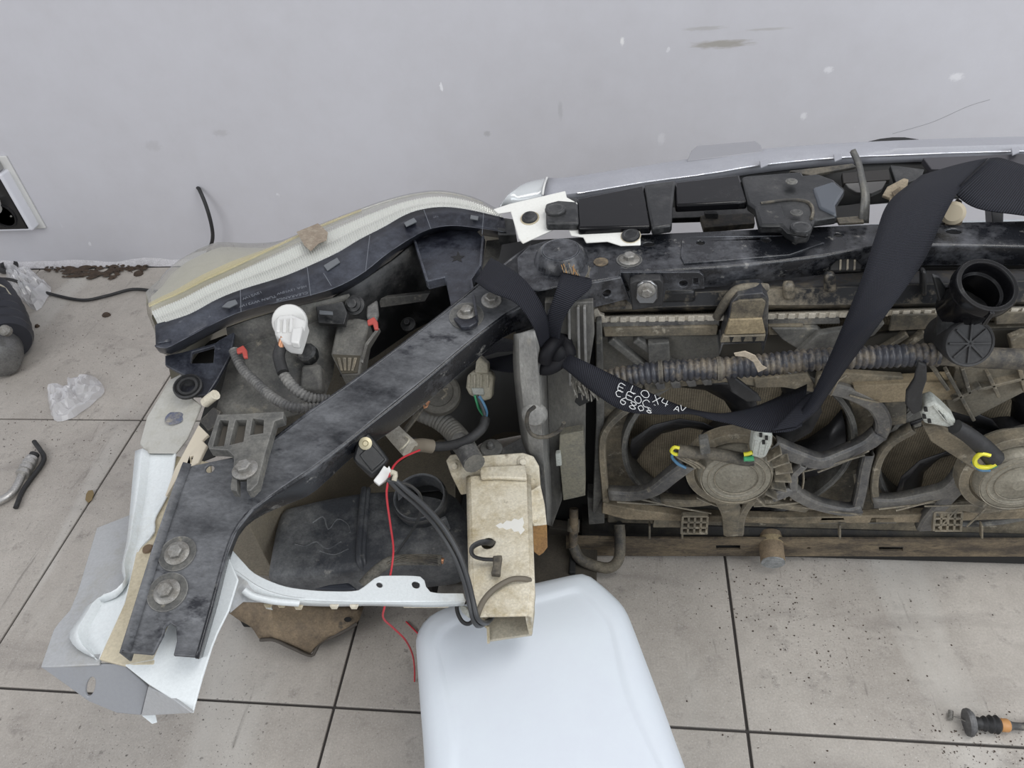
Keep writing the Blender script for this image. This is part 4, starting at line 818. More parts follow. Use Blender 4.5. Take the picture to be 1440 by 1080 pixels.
# corrugated hose crossing the shroud
ch = thing('corrugated_hose', 'thick dusty corrugated hose crossing above the fans', 'hose', AY(1150, 506, .72))
hp = [AY(*p, .718) for p in [(845, 535), (882, 529), (927, 523), (969, 520), (1011, 518), (1040, 516), (1082, 512), (1140, 506), (1201, 503), (1250, 501), (1294, 499), (1318, 499)]]
tube('corrugated_tube', hp, .0142, M('corrugated hose plastic', (.035, .037, .045), .4, 0, (.29, .24, .165), 8, .45, .62, 0, 100, (.30, .27, .22), 40, .62, .76), ch, pitch=.0072, depth=.0024, seg=14)
tube('braided_end', [AY(*p, .718) for p in [(1312, 499), (1330, 499), (1367, 502), (1440, 505), (1560, 506)]], .0125, rubber_dusty, ch, 30, 12)
for a in ((1008, 1014), (926, 932)): tube('tape_band', [AY(a[0], 519-(a[0]-1008)*.05, .718), AY(a[1], 518.6-(a[0]-1008)*.05, .718)], .0152, rubber_dusty, ch, 4, 16)
plate('paper_tag', PY([(1032, 497), (1048, 494), (1062, 500), (1072, 514), (1079, 518), (1066, 524), (1060, 510), (1048, 502), (1034, 501)], .698), .0015, M('dirty paper', (.42, .36, .28), .8, 0, (.3, .25, .18), 50), ch, bev=.0004)
# filler neck
fn = thing('filler_neck', 'black plastic coolant filler neck with open round mouth at right', 'filler neck', AY(1370, 450, .73))
na = V((.10, -.42, .90)).normalized(); np_ = AY(1387, 402, .712)
lathe('neck', [(.026, -.055), (.026, -.035), (.0285, -.030), (.0285, -.012), (.033, -.010), (.033, 0), (.0315, .003), (.027, .003), (.025, 0), (.024, -.012), (.0215, -.014), (.021, -.05)], np_, na, gloss_black, fn, 36)
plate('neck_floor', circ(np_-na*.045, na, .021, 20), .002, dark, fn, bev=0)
plate('neck_seam', [np_+V((-.001, -.0325, -.012))+V(q) for q in ((-.002, 0, 0), (.002, 0, 0), (.002, .006, -.02), (-.002, .006, -.02))], .003, gloss_black, fn, bev=0)
ea = V((.03, -.80, .45)).normalized(); ep = AY(1364, 483, .695)
lathe('elbow', [(.024, -.06), (.024, -.012), (.0265, -.008), (.0265, -.001), (.0255, .001), (.0235, .0), (.0235, -.001), (.003, -.001)], ep, ea, rubber, fn, 32)
for k in range(4):
    a, b, n = frame(ea); d = a*math.cos(k*math.pi/4)+b*math.sin(k*math.pi/4); obox('cap_rib', ep, d*.022, ea*.0012, ea.cross(d)*.0012, rubber, fn, .0004)
tube('neck_joint', [np_-na*.04, (np_-na*.055).lerp(ep-ea*.03, .5), ep-ea*.03], .0235, black_plastic, fn, 10, 18)
plate('neck_web', PY([(1312, 389), (1322, 392), (1346, 430), (1352, 455), (1342, 462), (1330, 468), (1322, 430)], .735), .008, black_plastic, fn, bev=.002)

# ================================================================== LOWER CROSS MEMBER AND HOSES
lb = thing('lower_cross_member', 'rusty brown lower cross member along the floor', 'cross member', (.4, .8, .0))
LY = .772
fb = PY([(796, 755), (872, 757), (1440, 759), (1600, 760), (1600, 783), (1440, 783), (872, 782), (796, 781)], LY)
for p in fb: p.z = max(p.z, .003)
hs_ = [PY([(x-17, y-3), (x+17, y-3), (x+17, y+3), (x-17, y+3)], LY) for x, y in ((1024, 770), (1253, 772))]+[circ(AY(1137, 771, LY), (0, -1, 0), .003, 10)]
plate('front_face', fb, .004, rust, lb, holes=hs_, bev=.0012)
bx('back_face', -.04, .74, LY+.05, LY+.055, .003, .05, dark, lb, .001)
bx('inner_web', .02, .74, LY+.008, LY+.012, .006, .03, dark, lb, .001)
orient(loft('top_face', [[V((x, LY, fb[0].z-.001)) for x in (-.045, .4, .74)], [V((x, LY+.012, fb[0].z)) for x in (-.045, .4, .74)], [V((x, LY+.02, fb[0].z+.012)) for x in (-.045, .4, .74)], [V((x, LY+.06, fb[0].z+.016)) for x in (-.045, .4, .74)]], M('lower ledge', (.022, .021, .02), .6, 0, (.09, .08, .06), 10, .46, .7), lb, thick=.003))
for x in (912, 958, 1180, 1380): plate('ledge_rib', PY([(x, 740), (x+3, 740), (x+3, 758), (x, 758)], .762), .01, tan_plastic, lb, bev=.001)
plate('ledge_bracket', PY([(920, 728), (955, 728), (957, 742), (918, 742)], .758), .02, tan_plastic, lb)
for x in (1155, 1225): plate('ledge_bracket', PY([(x, 728), (x+32, 728), (x+36, 736), (x-4, 737)], .757), .01, grey_plastic, lb)
bk = PY([(772, 742), (878, 757), (878, 783), (820, 786), (768, 776)], .80)
for p in bk: p.z = max(p.z, .004)
plate('end_bracket', bk, .02, M('dark bracket', (.05, .043, .035), .7, 0, (.1, .085, .065), 10), lb)
plate('end_bracket', PY([(826, 700), (850, 704), (850, 736), (828, 738)], .775), .03, grey_plastic, lb)
dh = thing('drain_hose', 'short dark rubber hose bent in a U below the radiator corner', 'hose', A(840, 790, .02))
tube('hose', P3([(871, 738, .075), (872, 760, .06), (870, 786, .04), (858, 798, .03), (838, 796, .028), (816, 786, .035), (806, 768, .05)]), .0092, rubber_dusty, dh, 40, 12)
tube('pipe', P3([(806, 770, .05), (807, 745, .07), (807, 715, .10)]), .0075, rust, dh, 10, 10)
tube('pipe_nut', P3([(806, 748, .066), (807, 730, .08)]), .0098, rubber_dusty, dh, 4, 6)
plate('hose_eye', circ(A(871, 736, .0775), (0, 0, 1), .005, 12), .001, dark, dh, bev=0)

# ================================================================== GREY SIDE POST
po = thing('side_post', 'grey dusty radiator side post beside the frame rail', 'post', AY(775, 700, .74))
gpost = M('post grey', (.15, .15, .148), .5, 0, (.36, .355, .33), 7, .42, .66, .12, 120, (.36, .34, .28), 34, .62, .76, (1, 1, .45), edge=(.36, .35, .33))
ridge_c = [[(722, 470), (722, 522), (732, 611), (741, 640), (756, 700)], [(730, 470), (732, 530), (742, 611), (748, 650), (762, 720)], [(752, 465), (757, 530), (762, 611), (766, 670), (770, 738)], [(766, 462), (769, 530), (772, 611), (775, 670), (777, 740)]]
orient(loft('ridge', [cat([AY(x, y, yy) for x, y in r], 22) for r, yy in zip(ridge_c, (.735, .70, .695, .725))], gpost, po, thick=.004))
plate('web', PY([(766, 425), (834, 425), (836, 470), (824, 545), (823, 632), (786, 632), (790, 704), (776, 742), (770, 560)], .735), .012, M('post dark grey', (.085, .083, .078), .55, 0, (.20, .195, .17), 8, .42, .66, .1, 120, (.05, .048, .045), 30, .6, .7, (1, 1, .35), edge=(.27, .26, .24)), po)
for x in (800, 813, 822): 
    p, q = AY(x, 430, .733), AY(x+2, 540, .733); obox('groove_rib', (p+q)/2, (q-p)/2, (0, .004, 0), (.0016, 0, 0), gpost, po, .001)
plate('lower_box', PY([(787, 612), (820, 606), (822, 632), (823, 697), (806, 701), (792, 704), (786, 640)], .722), .03, M('post tan', (.24, .225, .17), .65, 0, (.14, .135, .12), 18, .45, .65, .2, 100), po)
plate('clip', PY([(781, 639), (788, 638), (790, 655), (782, 656)], .715), .008, pale_grey, po)
lathe('nub', [(.017, 0), (.016, .005), (.012, .009), (.004, .010)], AY(752, 582, .697), (0, -1, .25), gpost, po, 20)
tube('ring_hose', [AY(*p, .675) for p in [(752, 572), (743, 580), (741, 596), (748, 611), (764, 615), (780, 610), (790, 602), (793, 594)]], .0026, rubber_dusty, po, 30, 8)
tf_m = M('torn foil', (.30, .29, .26), .45, .4, (.10, .095, .08), 160, .4, .6)
for k in range(14):
    x = 804+k*3; p, q = AY(x+random.uniform(-1, 1), 537+k*1.0+random.uniform(-3, 2), .715), AY(x+4+random.uniform(-3, 5), 556+k*.3+random.uniform(-4, 5), .705); obox('torn_fin', (p+q)/2, (q-p)/2, (0, random.uniform(.002, .006), random.uniform(-.002, .002)), (.0007, .0004, .0003), tf_m, po, 0)
plate('torn_fin', PY([(808, 566), (812, 555), (845, 553), (836, 562), (815, 572)], .72), .003, dark, po)
plate('foot_web', P3([(740, 612, .27), (775, 600, .28), (772, 640, .25), (755, 650, .24), (700, 644, .25), (702, 632, .255)]), .006, gpost, po)

# ================================================================== WHITE FRAME RAIL
fr_ = thing('frame_rail', 'dirty cream white box section frame rail standing over the canister', 'frame rail', A(705, 760, .24))
ZR = .330
tp = [(660, 668), (741, 666), (746, 830), (743, 865), (673, 867), (665, 842)]
plate('top_face', PZ(tp, ZR), .004, cream_paint, fr_, holes=[circ(A(686, 763, ZR), UPV, .0085, 16)], bev=.0025)
rw = lambda a, dx, dz: [p+V((dx, 0, dz)) for p in a]
ls = [A(660, 668, ZR), A(665, 842, ZR), A(673, 867, ZR)]
orient(loft('side_wall', [ls, rw(ls, -.005, -.004), P3([(658, 700, .255), (668, 846, .255), (684, 884, .255)])], cream_paint, fr_, thick=.003))
rs_ = [A(741, 666, ZR), A(746, 830, ZR), A(743, 865, ZR)]
orient(loft('side_wall', [rs_, rw(rs_, .005, -.004), P3([(748, 700, .255), (753, 838, .255), (749, 890, .255)])], cream_paint, fr_, thick=.003))
plate('bottom_face', PZ([(660, 700), (745, 700), (752, 860), (748, 892), (686, 901), (684, 880), (676, 860)], .255), .004, M('inner cream', (.48, .44, .35), .5, 0, (.36, .34, .29), 16, .45, .7), fr_, bev=.001)
plate('cut_lip', P3([(684, 880, .262), (688, 880, .262), (689, 904, .256), (685, 905, .256)]), .003, cream_paint, fr_, bev=.0008)
plate('cut_lip', P3([(739, 868, .322), (746, 862, .325), (749, 892, .265), (744, 893, .265), (741, 880, .29)]), .003, cream_paint, fr_, bev=.0008)
mp_ = plane3((630, 648, .335), (752, 644, .338), (700, 690, .305))
plate('mount_plate', PP([(627, 648), (633, 640), (645, 638), (672, 642), (735, 637), (750, 642), (758, 656), (760, 684), (742, 694), (660, 694), (648, 696), (634, 668)], mp_), .005, cream_paint, fr_, bev=.0015)
plate('weld_patch', PZ([(674, 656), (738, 653), (741, 673), (700, 671), (676, 672)], .338), .006, cream_paint, fr_, bev=.002)
bolt(fr_, on(mp_, 640, 655), mp_[1], .0085, cream_paint); bolt(fr_, on(mp_, 736, 649), mp_[1], .0085, cream_paint)
plate('side_flange', P3([(743, 692, .318), (760, 681, .318), (766, 709, .305), (769, 738, .29), (750, 740, .29), (744, 720, .30)]), .004, cream_paint, fr_, bev=.0012)
plate('side_flange', P3([(749, 738, .29), (769, 738, .29), (770, 770, .262), (764, 778, .255), (758, 782, .253), (750, 776, .258)]), .004, orange_rust, fr_, bev=.0012)
for y in (660, 672, 700, 718, 732): lathe('dimple', [(.0035, 0), (.003, .0008), (.001, .0008)], A(753, y, .322-(y-660)*.0004), (0, -.3, 1), sealer, fr_, 10)
lathe('cap', [(.016, 0), (.016, .006), (.014, .008), (.006, .009), (.005, .016), (.003, .018)], A(691, 634, .33), (0, -.1, 1), grey_plastic, fr_, 18)
plate('chipped_patch', PZ([(697, 739), (704, 735), (707, 737), (712, 732), (719, 733), (723, 729), (729, 731), (735, 727), (737, 735), (735, 741), (738, 745), (732, 752), (729, 747), (723, 748), (719, 743), (712, 745), (707, 742), (702, 743)], ZR+.0003), .0006, M('fresh white', (.78, .77, .72), .5), fr_, bev=0)
tie = tube('cable_tie', P3([(695, 766, .322), (688, 763, .345), (676, 763, .352), (664, 770, .352), (665, 781, .348), (678, 786, .344), (694, 787, .340)]), .0045, rubber, fr_, 30, 8, flat=.45)
plate('tie_head', PZ([(693, 781), (706, 780), (704, 795), (703, 807), (690, 806), (693, 795)], .344), .008, rubber_dusty, tie, bev=.0015)
tube('rail_wire', P3([(745, 816, .328), (737, 814, .335), (719, 815, .337), (697, 827, .337), (682, 842, .336), (673, 860, .335), (670, 872, .32)]), .0034, M('tan cord', (.15, .13, .10), .7), fr_, 30, 8)
plate('rail_clip', P3([(644, 850, .28), (655, 853, .28), (662, 862, .28), (660, 870, .275), (650, 862, .275)]), .004, pale_grey, fr_)

# ================================================================== WHITE FENDER APRON (left)
fa = thing('fender_apron', 'white cut fender apron with open box end under the brace', 'body panel', A(200, 880, .35))
plate('ledge', P3([(255, 525, .486), (238, 534, .482), (206, 587, .47), (196, 624, .462), (206, 637, .462), (247, 637, .468), (263, 616, .472), (283, 570, .482), (262, 552, .486)]), .003, M('ledge paint', (.46, .455, .42), .5, 0, (.33, .31, .25), 10, .46, .7, grain=.07), fa, holes=[circ(A(248, 586, .474), UPV, .005, 12)], bev=.0015)
lathe('weld_stain', [(.014, 0), (.010, .0006), (.0052, .0006)], A(248, 586, .4745), (0, 0, 1), bright_weld, fa, 20)
# white stepped column falling away from the ledge
cA = [(190, 634, .462), (186, 677, .455), (179, 753, .445), (171, 798, .44), (176, 824, .44), (160, 842, .432), (126, 848, .43), (112, 868, .43), (97, 892, .43), (108, 912, .43), (135, 927, .43)]
cB = [(247, 633, .468), (237, 688, .455), (217, 728, .45), (215, 748, .45), (194, 772, .445), (184, 805, .44), (176, 842, .437), (166, 868, .435), (155, 890, .435), (146, 908, .434), (139, 926, .432)]
ra, rb_ = cat([A(*p) for p in cA], 36), cat([A(*p) for p in cB], 36)
orient(loft('column', [ra, [a.lerp(b, .22)+V((0, 0, .004)) for a, b in zip(ra, rb_)], [a.lerp(b, .35)-V((0, 0, .004)) for a, b in zip(ra, rb_)], [a.lerp(b, .9)-V((0, 0, .004)) for a, b in zip(ra, rb_)], rb_], white_paint, fa, thick=.002))
tan_pl = [(243, 640), (237, 688), (217, 728), (214, 750), (192, 774), (176, 846), (139, 927), (175, 936), (216, 934), (300, 700), (296, 650)]
plate('inner_wall', P3([(x, y, .435+(930-y)*.00006) for x, y in tan_pl]), .004, sealer, fa)
lathe('hole_plug', [(.006, 0), (.005, .002), (.002, .002)], A(208, 772, .445), UPV, M('rust brown', (.16, .11, .07), .8), fa, 12)
plate('outer_panel', PP([(182, 724), (136, 742), (109, 832), (98, 858), (82, 876), (75, 886), (57, 938), (139, 934), (150, 900), (185, 820)], plane3((136, 742, .385), (190, 760, .40), (57, 938, .420))), .003, grey_prime, fa)
efp = plane3((57, 938, .42), (172, 934, .43), (165, 1003, .375))
plate('end_face', PP([(57, 938), (120, 935), (172, 934), (208, 966), (198, 1006), (165, 1003), (124, 986), (95, 965)], efp), .003, M('end grey', (.30, .31, .33), .42, 0, (.24, .225, .185), 6, .54, .8, grain=.04), fa, holes=[PP([(127+6.5*math.cos(t*.449)+3*math.sin(t*.449), 966-14*math.sin(t*.449)) for t in range(14)], efp)], bev=.0008)
plate('end_face', P3([(208, 966, .42), (245, 984, .425), (270, 1003, .425), (236, 1005, .395), (198, 1007, .375)]), .003, grey_prime, fa, bev=.0008)
plate('lower_face', PP([(321, 783), (335, 815), (322, 858), (306, 890), (298, 910), (284, 955), (271, 1003), (245, 985), (208, 962), (173, 934), (215, 926), (245, 860), (275, 880)], plane3((321, 783, .462), (173, 934, .435), (271, 1003, .42))), .003, white_paint, fa, bev=.0012)
plate('torn_tip', P3([(198, 1005, .375), (218, 1003, .37), (221, 1016, .365), (214, 1018, .365)]), .002, white_paint, fa, bev=0)
plate('seal_strip', P3([(279, 597, .505), (293, 611, .505), (284, 619, .505), (291, 626, .505), (279, 650, .505), (267, 657, .505), (261, 650, .503), (234, 697, .49), (232, 697, .488), (246, 658, .498)]), .004, M('cream clip strip', (.60, .54, .43), .45), fa, bev=.001, holes=[P3([(267, 641, .505), (272, 640, .505), (269, 650, .504), (264, 651, .504)])])
plate('column_brace', P3([(300, 572, .49), (310, 578, .49), (302, 600, .48), (292, 606, .475), (280, 592, .475)]), .004, rubber_dusty, fa)
tube('stud', P3([(289, 566, .492), (296, 560, .50), (303, 555, .506)]), .0065, cream_paint, fa, 5, 10)
plate('panel_slot', P3([(120, 817, .395), (130, 820, .395), (128, 833, .395), (118, 832, .395)]), .001, M('slot red', (.14, .07, .06), .8), fa, bev=0)
# curved white bar to the rail
cb2 = thing('fender_support_bar', 'curved white support bar between apron and frame rail', 'support bar', A(480, 840, .33))
zt = lambda x: .43-(x-320)/330*.12
tope = [(326, 772), (343, 791), (360, 807), (397, 823), (433, 829), (470, 831), (502, 830), (515, 822), (530, 811), (545, 809), (590, 810), (598, 817), (606, 832), (652, 834)]
bote = [(655, 845), (600, 846), (520, 846), (470, 845), (417, 842), (385, 835), (362, 825), (340, 810), (319, 796)]
wbp = plane3((326, 772, zt(326)), (652, 838, zt(652)), (430, 845, zt(430)))
def hb(x, y, r): return circ(on(wbp, x, y), wbp[1], r, 12)
plate('top_face', PP(pxcat(tope, 40)+pxcat(bote, 36), wbp), .003, white_paint, cb2, holes=[hb(534, 822, .0038), hb(585, 822, .0050)], bev=.001)
f0 = [A(x, y, zt(x)) for x, y in pxcat(bote, 36)]
f1 = [A(x, y, zt(x)-.012) for x, y in pxcat([(652, 852), (600, 854), (520, 852), (470, 853), (417, 851), (382, 846), (350, 836), (334, 822), (316, 806)], 36)]
orient(loft('front_face', [f0, f1], white_paint, cb2, thick=.002))
plate('tongue', P3([(566, 846, .315), (648, 845, .30), (640, 849, .295), (630, 855, .29), (567, 855, .305)]), .003, cream_paint, cb2)
plate('corner_web', P3([(322, 800, .43), (345, 815, .42), (385, 840, .40), (372, 847, .40), (343, 846, .41), (324, 862, .42), (322, 840, .43)]), .003, grey_prime, cb2)
tube('bead', P3([(343, 830, .424), (355, 838, .418), (385, 845, .407), (420, 848, .393)]), .004, white_paint, cb2, 14, 8)
for x, y in ((377, 853), (396, 853), (420, 856), (470, 855), (498, 855)): plate('edge_tab', P3([(x-7, y-3, .39), (x+6, y-3, .39), (x+4, y+2, .385), (x-4, y+2, .385)]), .003, cream_paint, cb2, bev=.0006)
lathe('plug', [(.005, 0), (.0045, .001), (.002, .001)], A(585, 822, zt(585)-.002), UPV, rubber, cb2, 12)

ss = thing('splash_shield', 'rust brown plastic splash shield lying on the floor below white bar', 'splash shield', A(420, 880, .0))
sr = [[(322, 862, .06), (336, 872, .055), (353, 882, .05), (364, 898, .045)], [(343, 845, .075), (358, 855, .07), (372, 870, .065), (376, 896, .05)], [(378, 846, .085), (382, 862, .085), (384, 880, .08), (385, 898, .05)], [(420, 848, .075), (420, 866, .07), (418, 886, .06), (410, 909, .035)], [(465, 851, .065), (460, 868, .06), (448, 890, .05), (436, 921, .02)], [(500, 853, .055), (496, 864, .052), (474, 885, .045), (446, 908, .025)], [(512, 853, .05), (502, 876, .046), (482, 889, .04), (452, 903, .026)]]
orient(loft('shield', [cat([A(*p) for p in r], 10) for r in sr], shield_m, ss, thick=.004))
tube('shield_rim', [A(*p) for p in [(366, 900, .046), (385, 900, .05), (410, 911, .036), (437, 922, .02), (444, 914, .024), (452, 903, .026), (482, 889, .04), (502, 877, .046)]], .0028, M('rim dark', (.07, .06, .05), .7), ss, 40, 6)
plate('shield_block', P3([(362, 884, .052), (378, 876, .06), (381, 884, .058), (372, 900, .045), (362, 892, .047)]), .03, shield_m, ss, bev=.003)
plate('shield_hole', circ(A(489, 871, .055), (0, -.2, 1), .006, 12, .004), .001, dark, ss, bev=0)
plate('foil_patch', P3([(371, 848, .10), (380, 850, .10), (383, 858, .095), (374, 856, .095)]), .002, pale_grey, ss, bev=0)
for a, b in (((330, 864, .06), (.0)), ((430, 905, .03), 0), ((470, 870, .05), 0)):
    p = A(*a); bx('foot', p.x-.01, p.x+.01, p.y+.012, p.y+.03, .0, p.z-.006, dark, ss, .002)

# ================================================================== AIR RESONATOR
rz = thing('air_resonator', 'black dusty plastic air resonator box with open round neck', 'resonator', A(510, 750, .1))
ZA = .220
ro = [(384, 742), (390, 722), (398, 713), (412, 709), (460, 698), (510, 690), (560, 687), (600, 686), (632, 689), (646, 700), (655, 722), (656, 765), (648, 782), (630, 787), (560, 795), (500, 801), (430, 807), (384, 810), (375, 806), (374, 798)]
R0 = cat(PZ(ro+[ro[0]], ZA), 80)[:-1]; cc = ctr(R0)
def ring(s, z): return [V((cc.x+(p.x-cc.x)*s, cc.y+(p.y-cc.y)*s, z)) for p in R0]
rows = [ring(.80, ZA+.001), ring(.90, ZA), ring(.965, ZA-.004), ring(.995, ZA-.012), ring(1.0, ZA-.025), ring(.985, ZA-.05), ring(.95, ZA-.065), ring(.90, ZA-.07)]
bo = loft('box', rows, res_plastic, rz, closed=True, ang=70)
bm = bmesh.new(); bm.from_mesh(bo.data); bmesh.ops.holes_fill(bm, edges=[e for e in bm.edges if e.is_boundary], sides=0); bmesh.ops.recalc_face_normals(bm, faces=bm.faces); bm.to_mesh(bo.data); bm.free()
tube('strap_rib', P3([(512, 688, .214), (511, 695, ZA+.002), (508, 730, ZA+.003), (505, 775, ZA+.003), (507, 794, ZA), (514, 806, ZA-.02)]), .005, res_plastic, rz, 26, 8)
tube('strap_rib', P3([(518, 688, .214), (517, 695, ZA+.001), (514, 730, ZA+.002), (511, 775, ZA+.002), (513, 794, ZA-.002), (518, 805, ZA-.02)]), .004, res_plastic, rz, 26, 8)
nk = A(597, 715, ZA-.004); nx = V((-.03, -.16, 1)).normalized()
lathe('neck', [(.041, -.004), (.0385, .004), (.0375, .012), (.0385, .014), (.0385, .036), (.0372, .038), (.0352, .036), (.0345, .0), (.0345, -.05)], nk, nx, res_plastic, rz, 44, cap=False)
lathe('neck_band', [(.0392, .022), (.040, .024), (.040, .03), (.0392, .032)], nk, nx, M('neck band', (.10, .10, .10), .5), rz, 44, cap=False)
plate('neck_floor', circ(nk+nx*.002, nx, .0350, 30), .002, M('neck shade', (.003, .003, .003), .9), rz, bev=0)  # near-black disc paints the shade inside the neck
plate('neck_floor', [p+nx*.004 for p in circ(nk+nx*.006, nx, .034, 30)][4:13], .002, black_plastic, rz, bev=0)
plate('neck_lug', P3([(618, 733, .245), (628, 728, .245), (634, 744, .225), (628, 750, .22)]), .006, res_plastic, rz)
plate('neck_lug', P3([(558, 688, .252), (566, 682, .252), (566, 700, .245), (560, 704, .245)]), .005, res_plastic, rz)
# embossed ripples on the lid
for q in ([(440, 735), (455, 727), (462, 745), (475, 730), (490, 738), (492, 750)], [(415, 765), (430, 768), (445, 762), (460, 772), (480, 762)], [(450, 775), (470, 780), (490, 772)]):
    tube('emboss', PZ(q, ZA+.0005), .0014, res_plastic, rz, 20, 6)
bx('leg', cc.x-.09, cc.x-.07, cc.y+.01, cc.y+.04, .02, .155, dark, rz, .002); bx('leg', cc.x+.05, cc.x+.07, cc.y+.01, cc.y+.04, .02, .155, dark, rz, .002)

# ================================================================== WIRING
rl = thing('relay_module', 'small black relay box with white plug on the brace flange', 'relay', A(520, 645, .46))
rpl = plane3((500, 625, .500), (530, 615, .500), (530, 670, .475))
plate('case', PP([(496, 644), (502, 621), (518, 606), (527, 618), (548, 646), (536, 660), (523, 671), (502, 652)], rpl), .022, black_plastic, rl, bev=.003)
plate('case_lid', [p+rpl[1]*.002 for p in PP([(505, 640), (522, 624), (542, 646), (523, 664)], rpl)], .003, black_plastic, rl, bev=.0015)
lathe('screw', [(.0075, 0), (.0072, .002), (.0035, .0026), (.0025, .0014)], on(rpl, 514, 624)+rpl[1]*.0005, rpl[1], M('brass screw', (.42, .38, .26), .4, .6), rl, 18)
wc = plate('white_plug', [p+rpl[1]*.003 for p in PP([(525, 676), (533, 666), (540, 655), (545, 659), (547, 655), (552, 666), (543, 676), (533, 683)], rpl)], .014, white_plastic, rl, bev=.002)
tube('plug_wire', P3([(549, 664, .486), (556, 666, .484), (554, 676, .48)]), .003, beige_plastic, wc, 6, 8)
bw = thing('black_wire_pair', 'pair of black wires hanging from the relay over the frame rail', 'wire', A(620, 750, .36))
tube('wire', P3([(546, 674, .478), (562, 690, .46), (586, 710, .43), (612, 738, .40), (636, 776, .38), (652, 815, .37), (660, 848, .365), (666, 872, .352), (674, 880, .335), (690, 871, .30)]), .0029, wire_grey, bw, 60, 8)
tube('wire', P3([(552, 672, .478), (570, 688, .462), (598, 712, .432), (624, 742, .402), (645, 778, .382), (658, 815, .372), (666, 848, .366), (672, 870, .355), (684, 876, .33), (692, 868, .30)]), .0029, wire_grey, bw, 60, 8)
tw = thing('thin_black_wire', 'thin black wire looping over the resonator neck', 'wire', A(590, 720, .3))
tube('wire', P3([(545, 676, .478), (560, 678, .47), (577, 683, .44), (590, 695, .41), (593, 712, .36), (586, 735, .30), (570, 760, .25), (553, 783, .228), (540, 793, .226)]), .0019, wire_grey, tw, 50, 7)
rw_ = thing('red_wire', 'red wire hanging from the relay down to the canister', 'wire', A(545, 800, .3))
tube('wire', P3([(590, 633, .43), (566, 644, .45), (552, 658, .475), (545, 682, .47), (544, 700, .45), (549, 738, .40), (553, 768, .36), (552, 790, .345), (546, 825, .34), (541, 852, .335), (539, 869, .30), (552, 882, .24), (570, 900, .17), (580, 920, .10), (583, 940, .04), (583, 958, .003)]), .0013, red_wire_m, rw_, 80, 7)
rw2 = thing('red_wire_end', 'short red wire end on the floor touching the canister', 'wire', A(580, 885, .0)); tube('wire', P3([(571, 874, .003), (580, 883, .003), (594, 897, .003)]), .0013, red_wire_m, rw2, 12, 7)
lw = thing('dark_wire_loop', 'small dark wire loop hanging at the cut end of the rail', 'wire', A(660, 870, .27))
tube('wire', P3([(655, 847, .29), (644, 848, .285), (643, 860, .275), (650, 874, .265), (660, 877, .262), (669, 868, .275)]), .0026, rubber, lw, 24, 7)
tb = thing('taped_wire_bundle', 'frayed taped wire bundle lying across the resonator', 'wire bundle', A(570, 795, .22))
tube('bundle', P3([(510, 823, .236), (520, 812, .240), (534, 799, .246), (552, 789, .250), (577, 787, .250), (600, 787, .249), (621, 788, .247)]), .0075, M('bundle tape', (.07, .068, .06), .7, 0, (.24, .225, .19), 60, .4, .65, .6, 130), tb, 40, 10)
for k in range(5): tube('frayed_strand', P3([(545+k*6, 792-k, .256), (570+k*5, 782+k*2, .259), (596+k*3, 784+k*2, .258), (616, 782+k*3, .256)]), .0016, rubber_dusty, tb, 20, 6)
tube('copper_end', P3([(618, 788, .248), (624, 789, .247)]), .0042, copper, tb, 4, 8)
plate('dark_tail', P3([(440, 828, .22), (462, 822, .22), (490, 819, .22), (502, 829, .218), (470, 831, .216)]), .01, M('bundle dark blue', (.02, .024, .034), .4), tb, bev=.003)

pc = thing('plug_connector', 'beige multi-pin plug with blue wires below the brace', 'connector', A(672, 540, .38))
pl2 = plane3((655, 530, .42), (692, 530, .42), (672, 560, .395))
plate('plug_body', PP([(657, 528), (664, 523), (688, 524), (694, 531), (692, 546), (691, 561), (681, 564), (660, 556), (655, 546)], pl2), .024, beige_plastic, pc, bev=.003)
plate('plug_neck', [p+pl2[1]*.003 for p in PP([(670, 508), (675, 501), (687, 512), (687, 525), (668, 524)], pl2)], .018, beige_plastic, pc, bev=.002)
for x in (660, 668, 677, 686): plate('rib', [p+pl2[1]*.003 for p in PP([(x-1.6, 527), (x+1.6, 526), (x+1, 545), (x-1.4, 545)], pl2)], .004, beige_plastic, pc, bev=.0008)
plate('plug_collar', [p+pl2[1]*.004 for p in PP([(663, 545), (680, 545), (682, 555), (666, 555)], pl2)], .006, pale_grey, pc, bev=.0015)
tube('plug_wire', P3([(668, 556, .41), (671, 566, .40), (674, 575, .39), (681, 585, .38)]), .0022, green_m, pc, 14, 6)
tube('plug_wire', P3([(674, 557, .41), (681, 570, .40), (684, 580, .39), (682, 592, .38)]), .0024, blue_m, pc, 14, 6)
tube('plug_wire', P3([(671, 556, .41), (678, 572, .40), (682, 584, .39)]), .0022, wire_grey, pc, 14, 6)
tube('taped_cable', P3([(683, 588, .385), (678, 602, .38), (662, 616, .375), (640, 625, .37), (615, 628, .37), (590, 624, .375), (572, 620, .38)]), .0066, rubber, pc, 34, 10)
cv = thing('conduit_hose', 'fat grey ribbed conduit bending down to the rail mounting plate', 'hose', A(630, 610, .3))
tube('conduit_tube', P3([(590, 578, .36), (602, 583, .36), (620, 592, .355), (638, 607, .35), (652, 625, .352), (660, 640, .355), (667, 652, .356)]), .0150, M('conduit tube', (.10, .10, .095), .6, 0, (.2, .19, .165), 20, .4, .65), cv, pitch=.006, depth=.0016, seg=14)
tube('conduit_sleeve', P3([(646, 621, .354), (656, 634, .358), (665, 650, .358)]), .0142, conduit, cv, 8, 14)
wr = thing('wrapped_pipe', 'short beige tape wrapped pipe end with a cable tie', 'pipe', A(565, 620, .4))
tube('wrapped_tube', P3([(549, 603, .43), (562, 617, .425), (577, 632, .42)]), .0105, M('beige tape', (.40, .375, .32), .7, 0, (.27, .25, .21), 60, .45, .65), wr, 10, 12, taper=1.15)
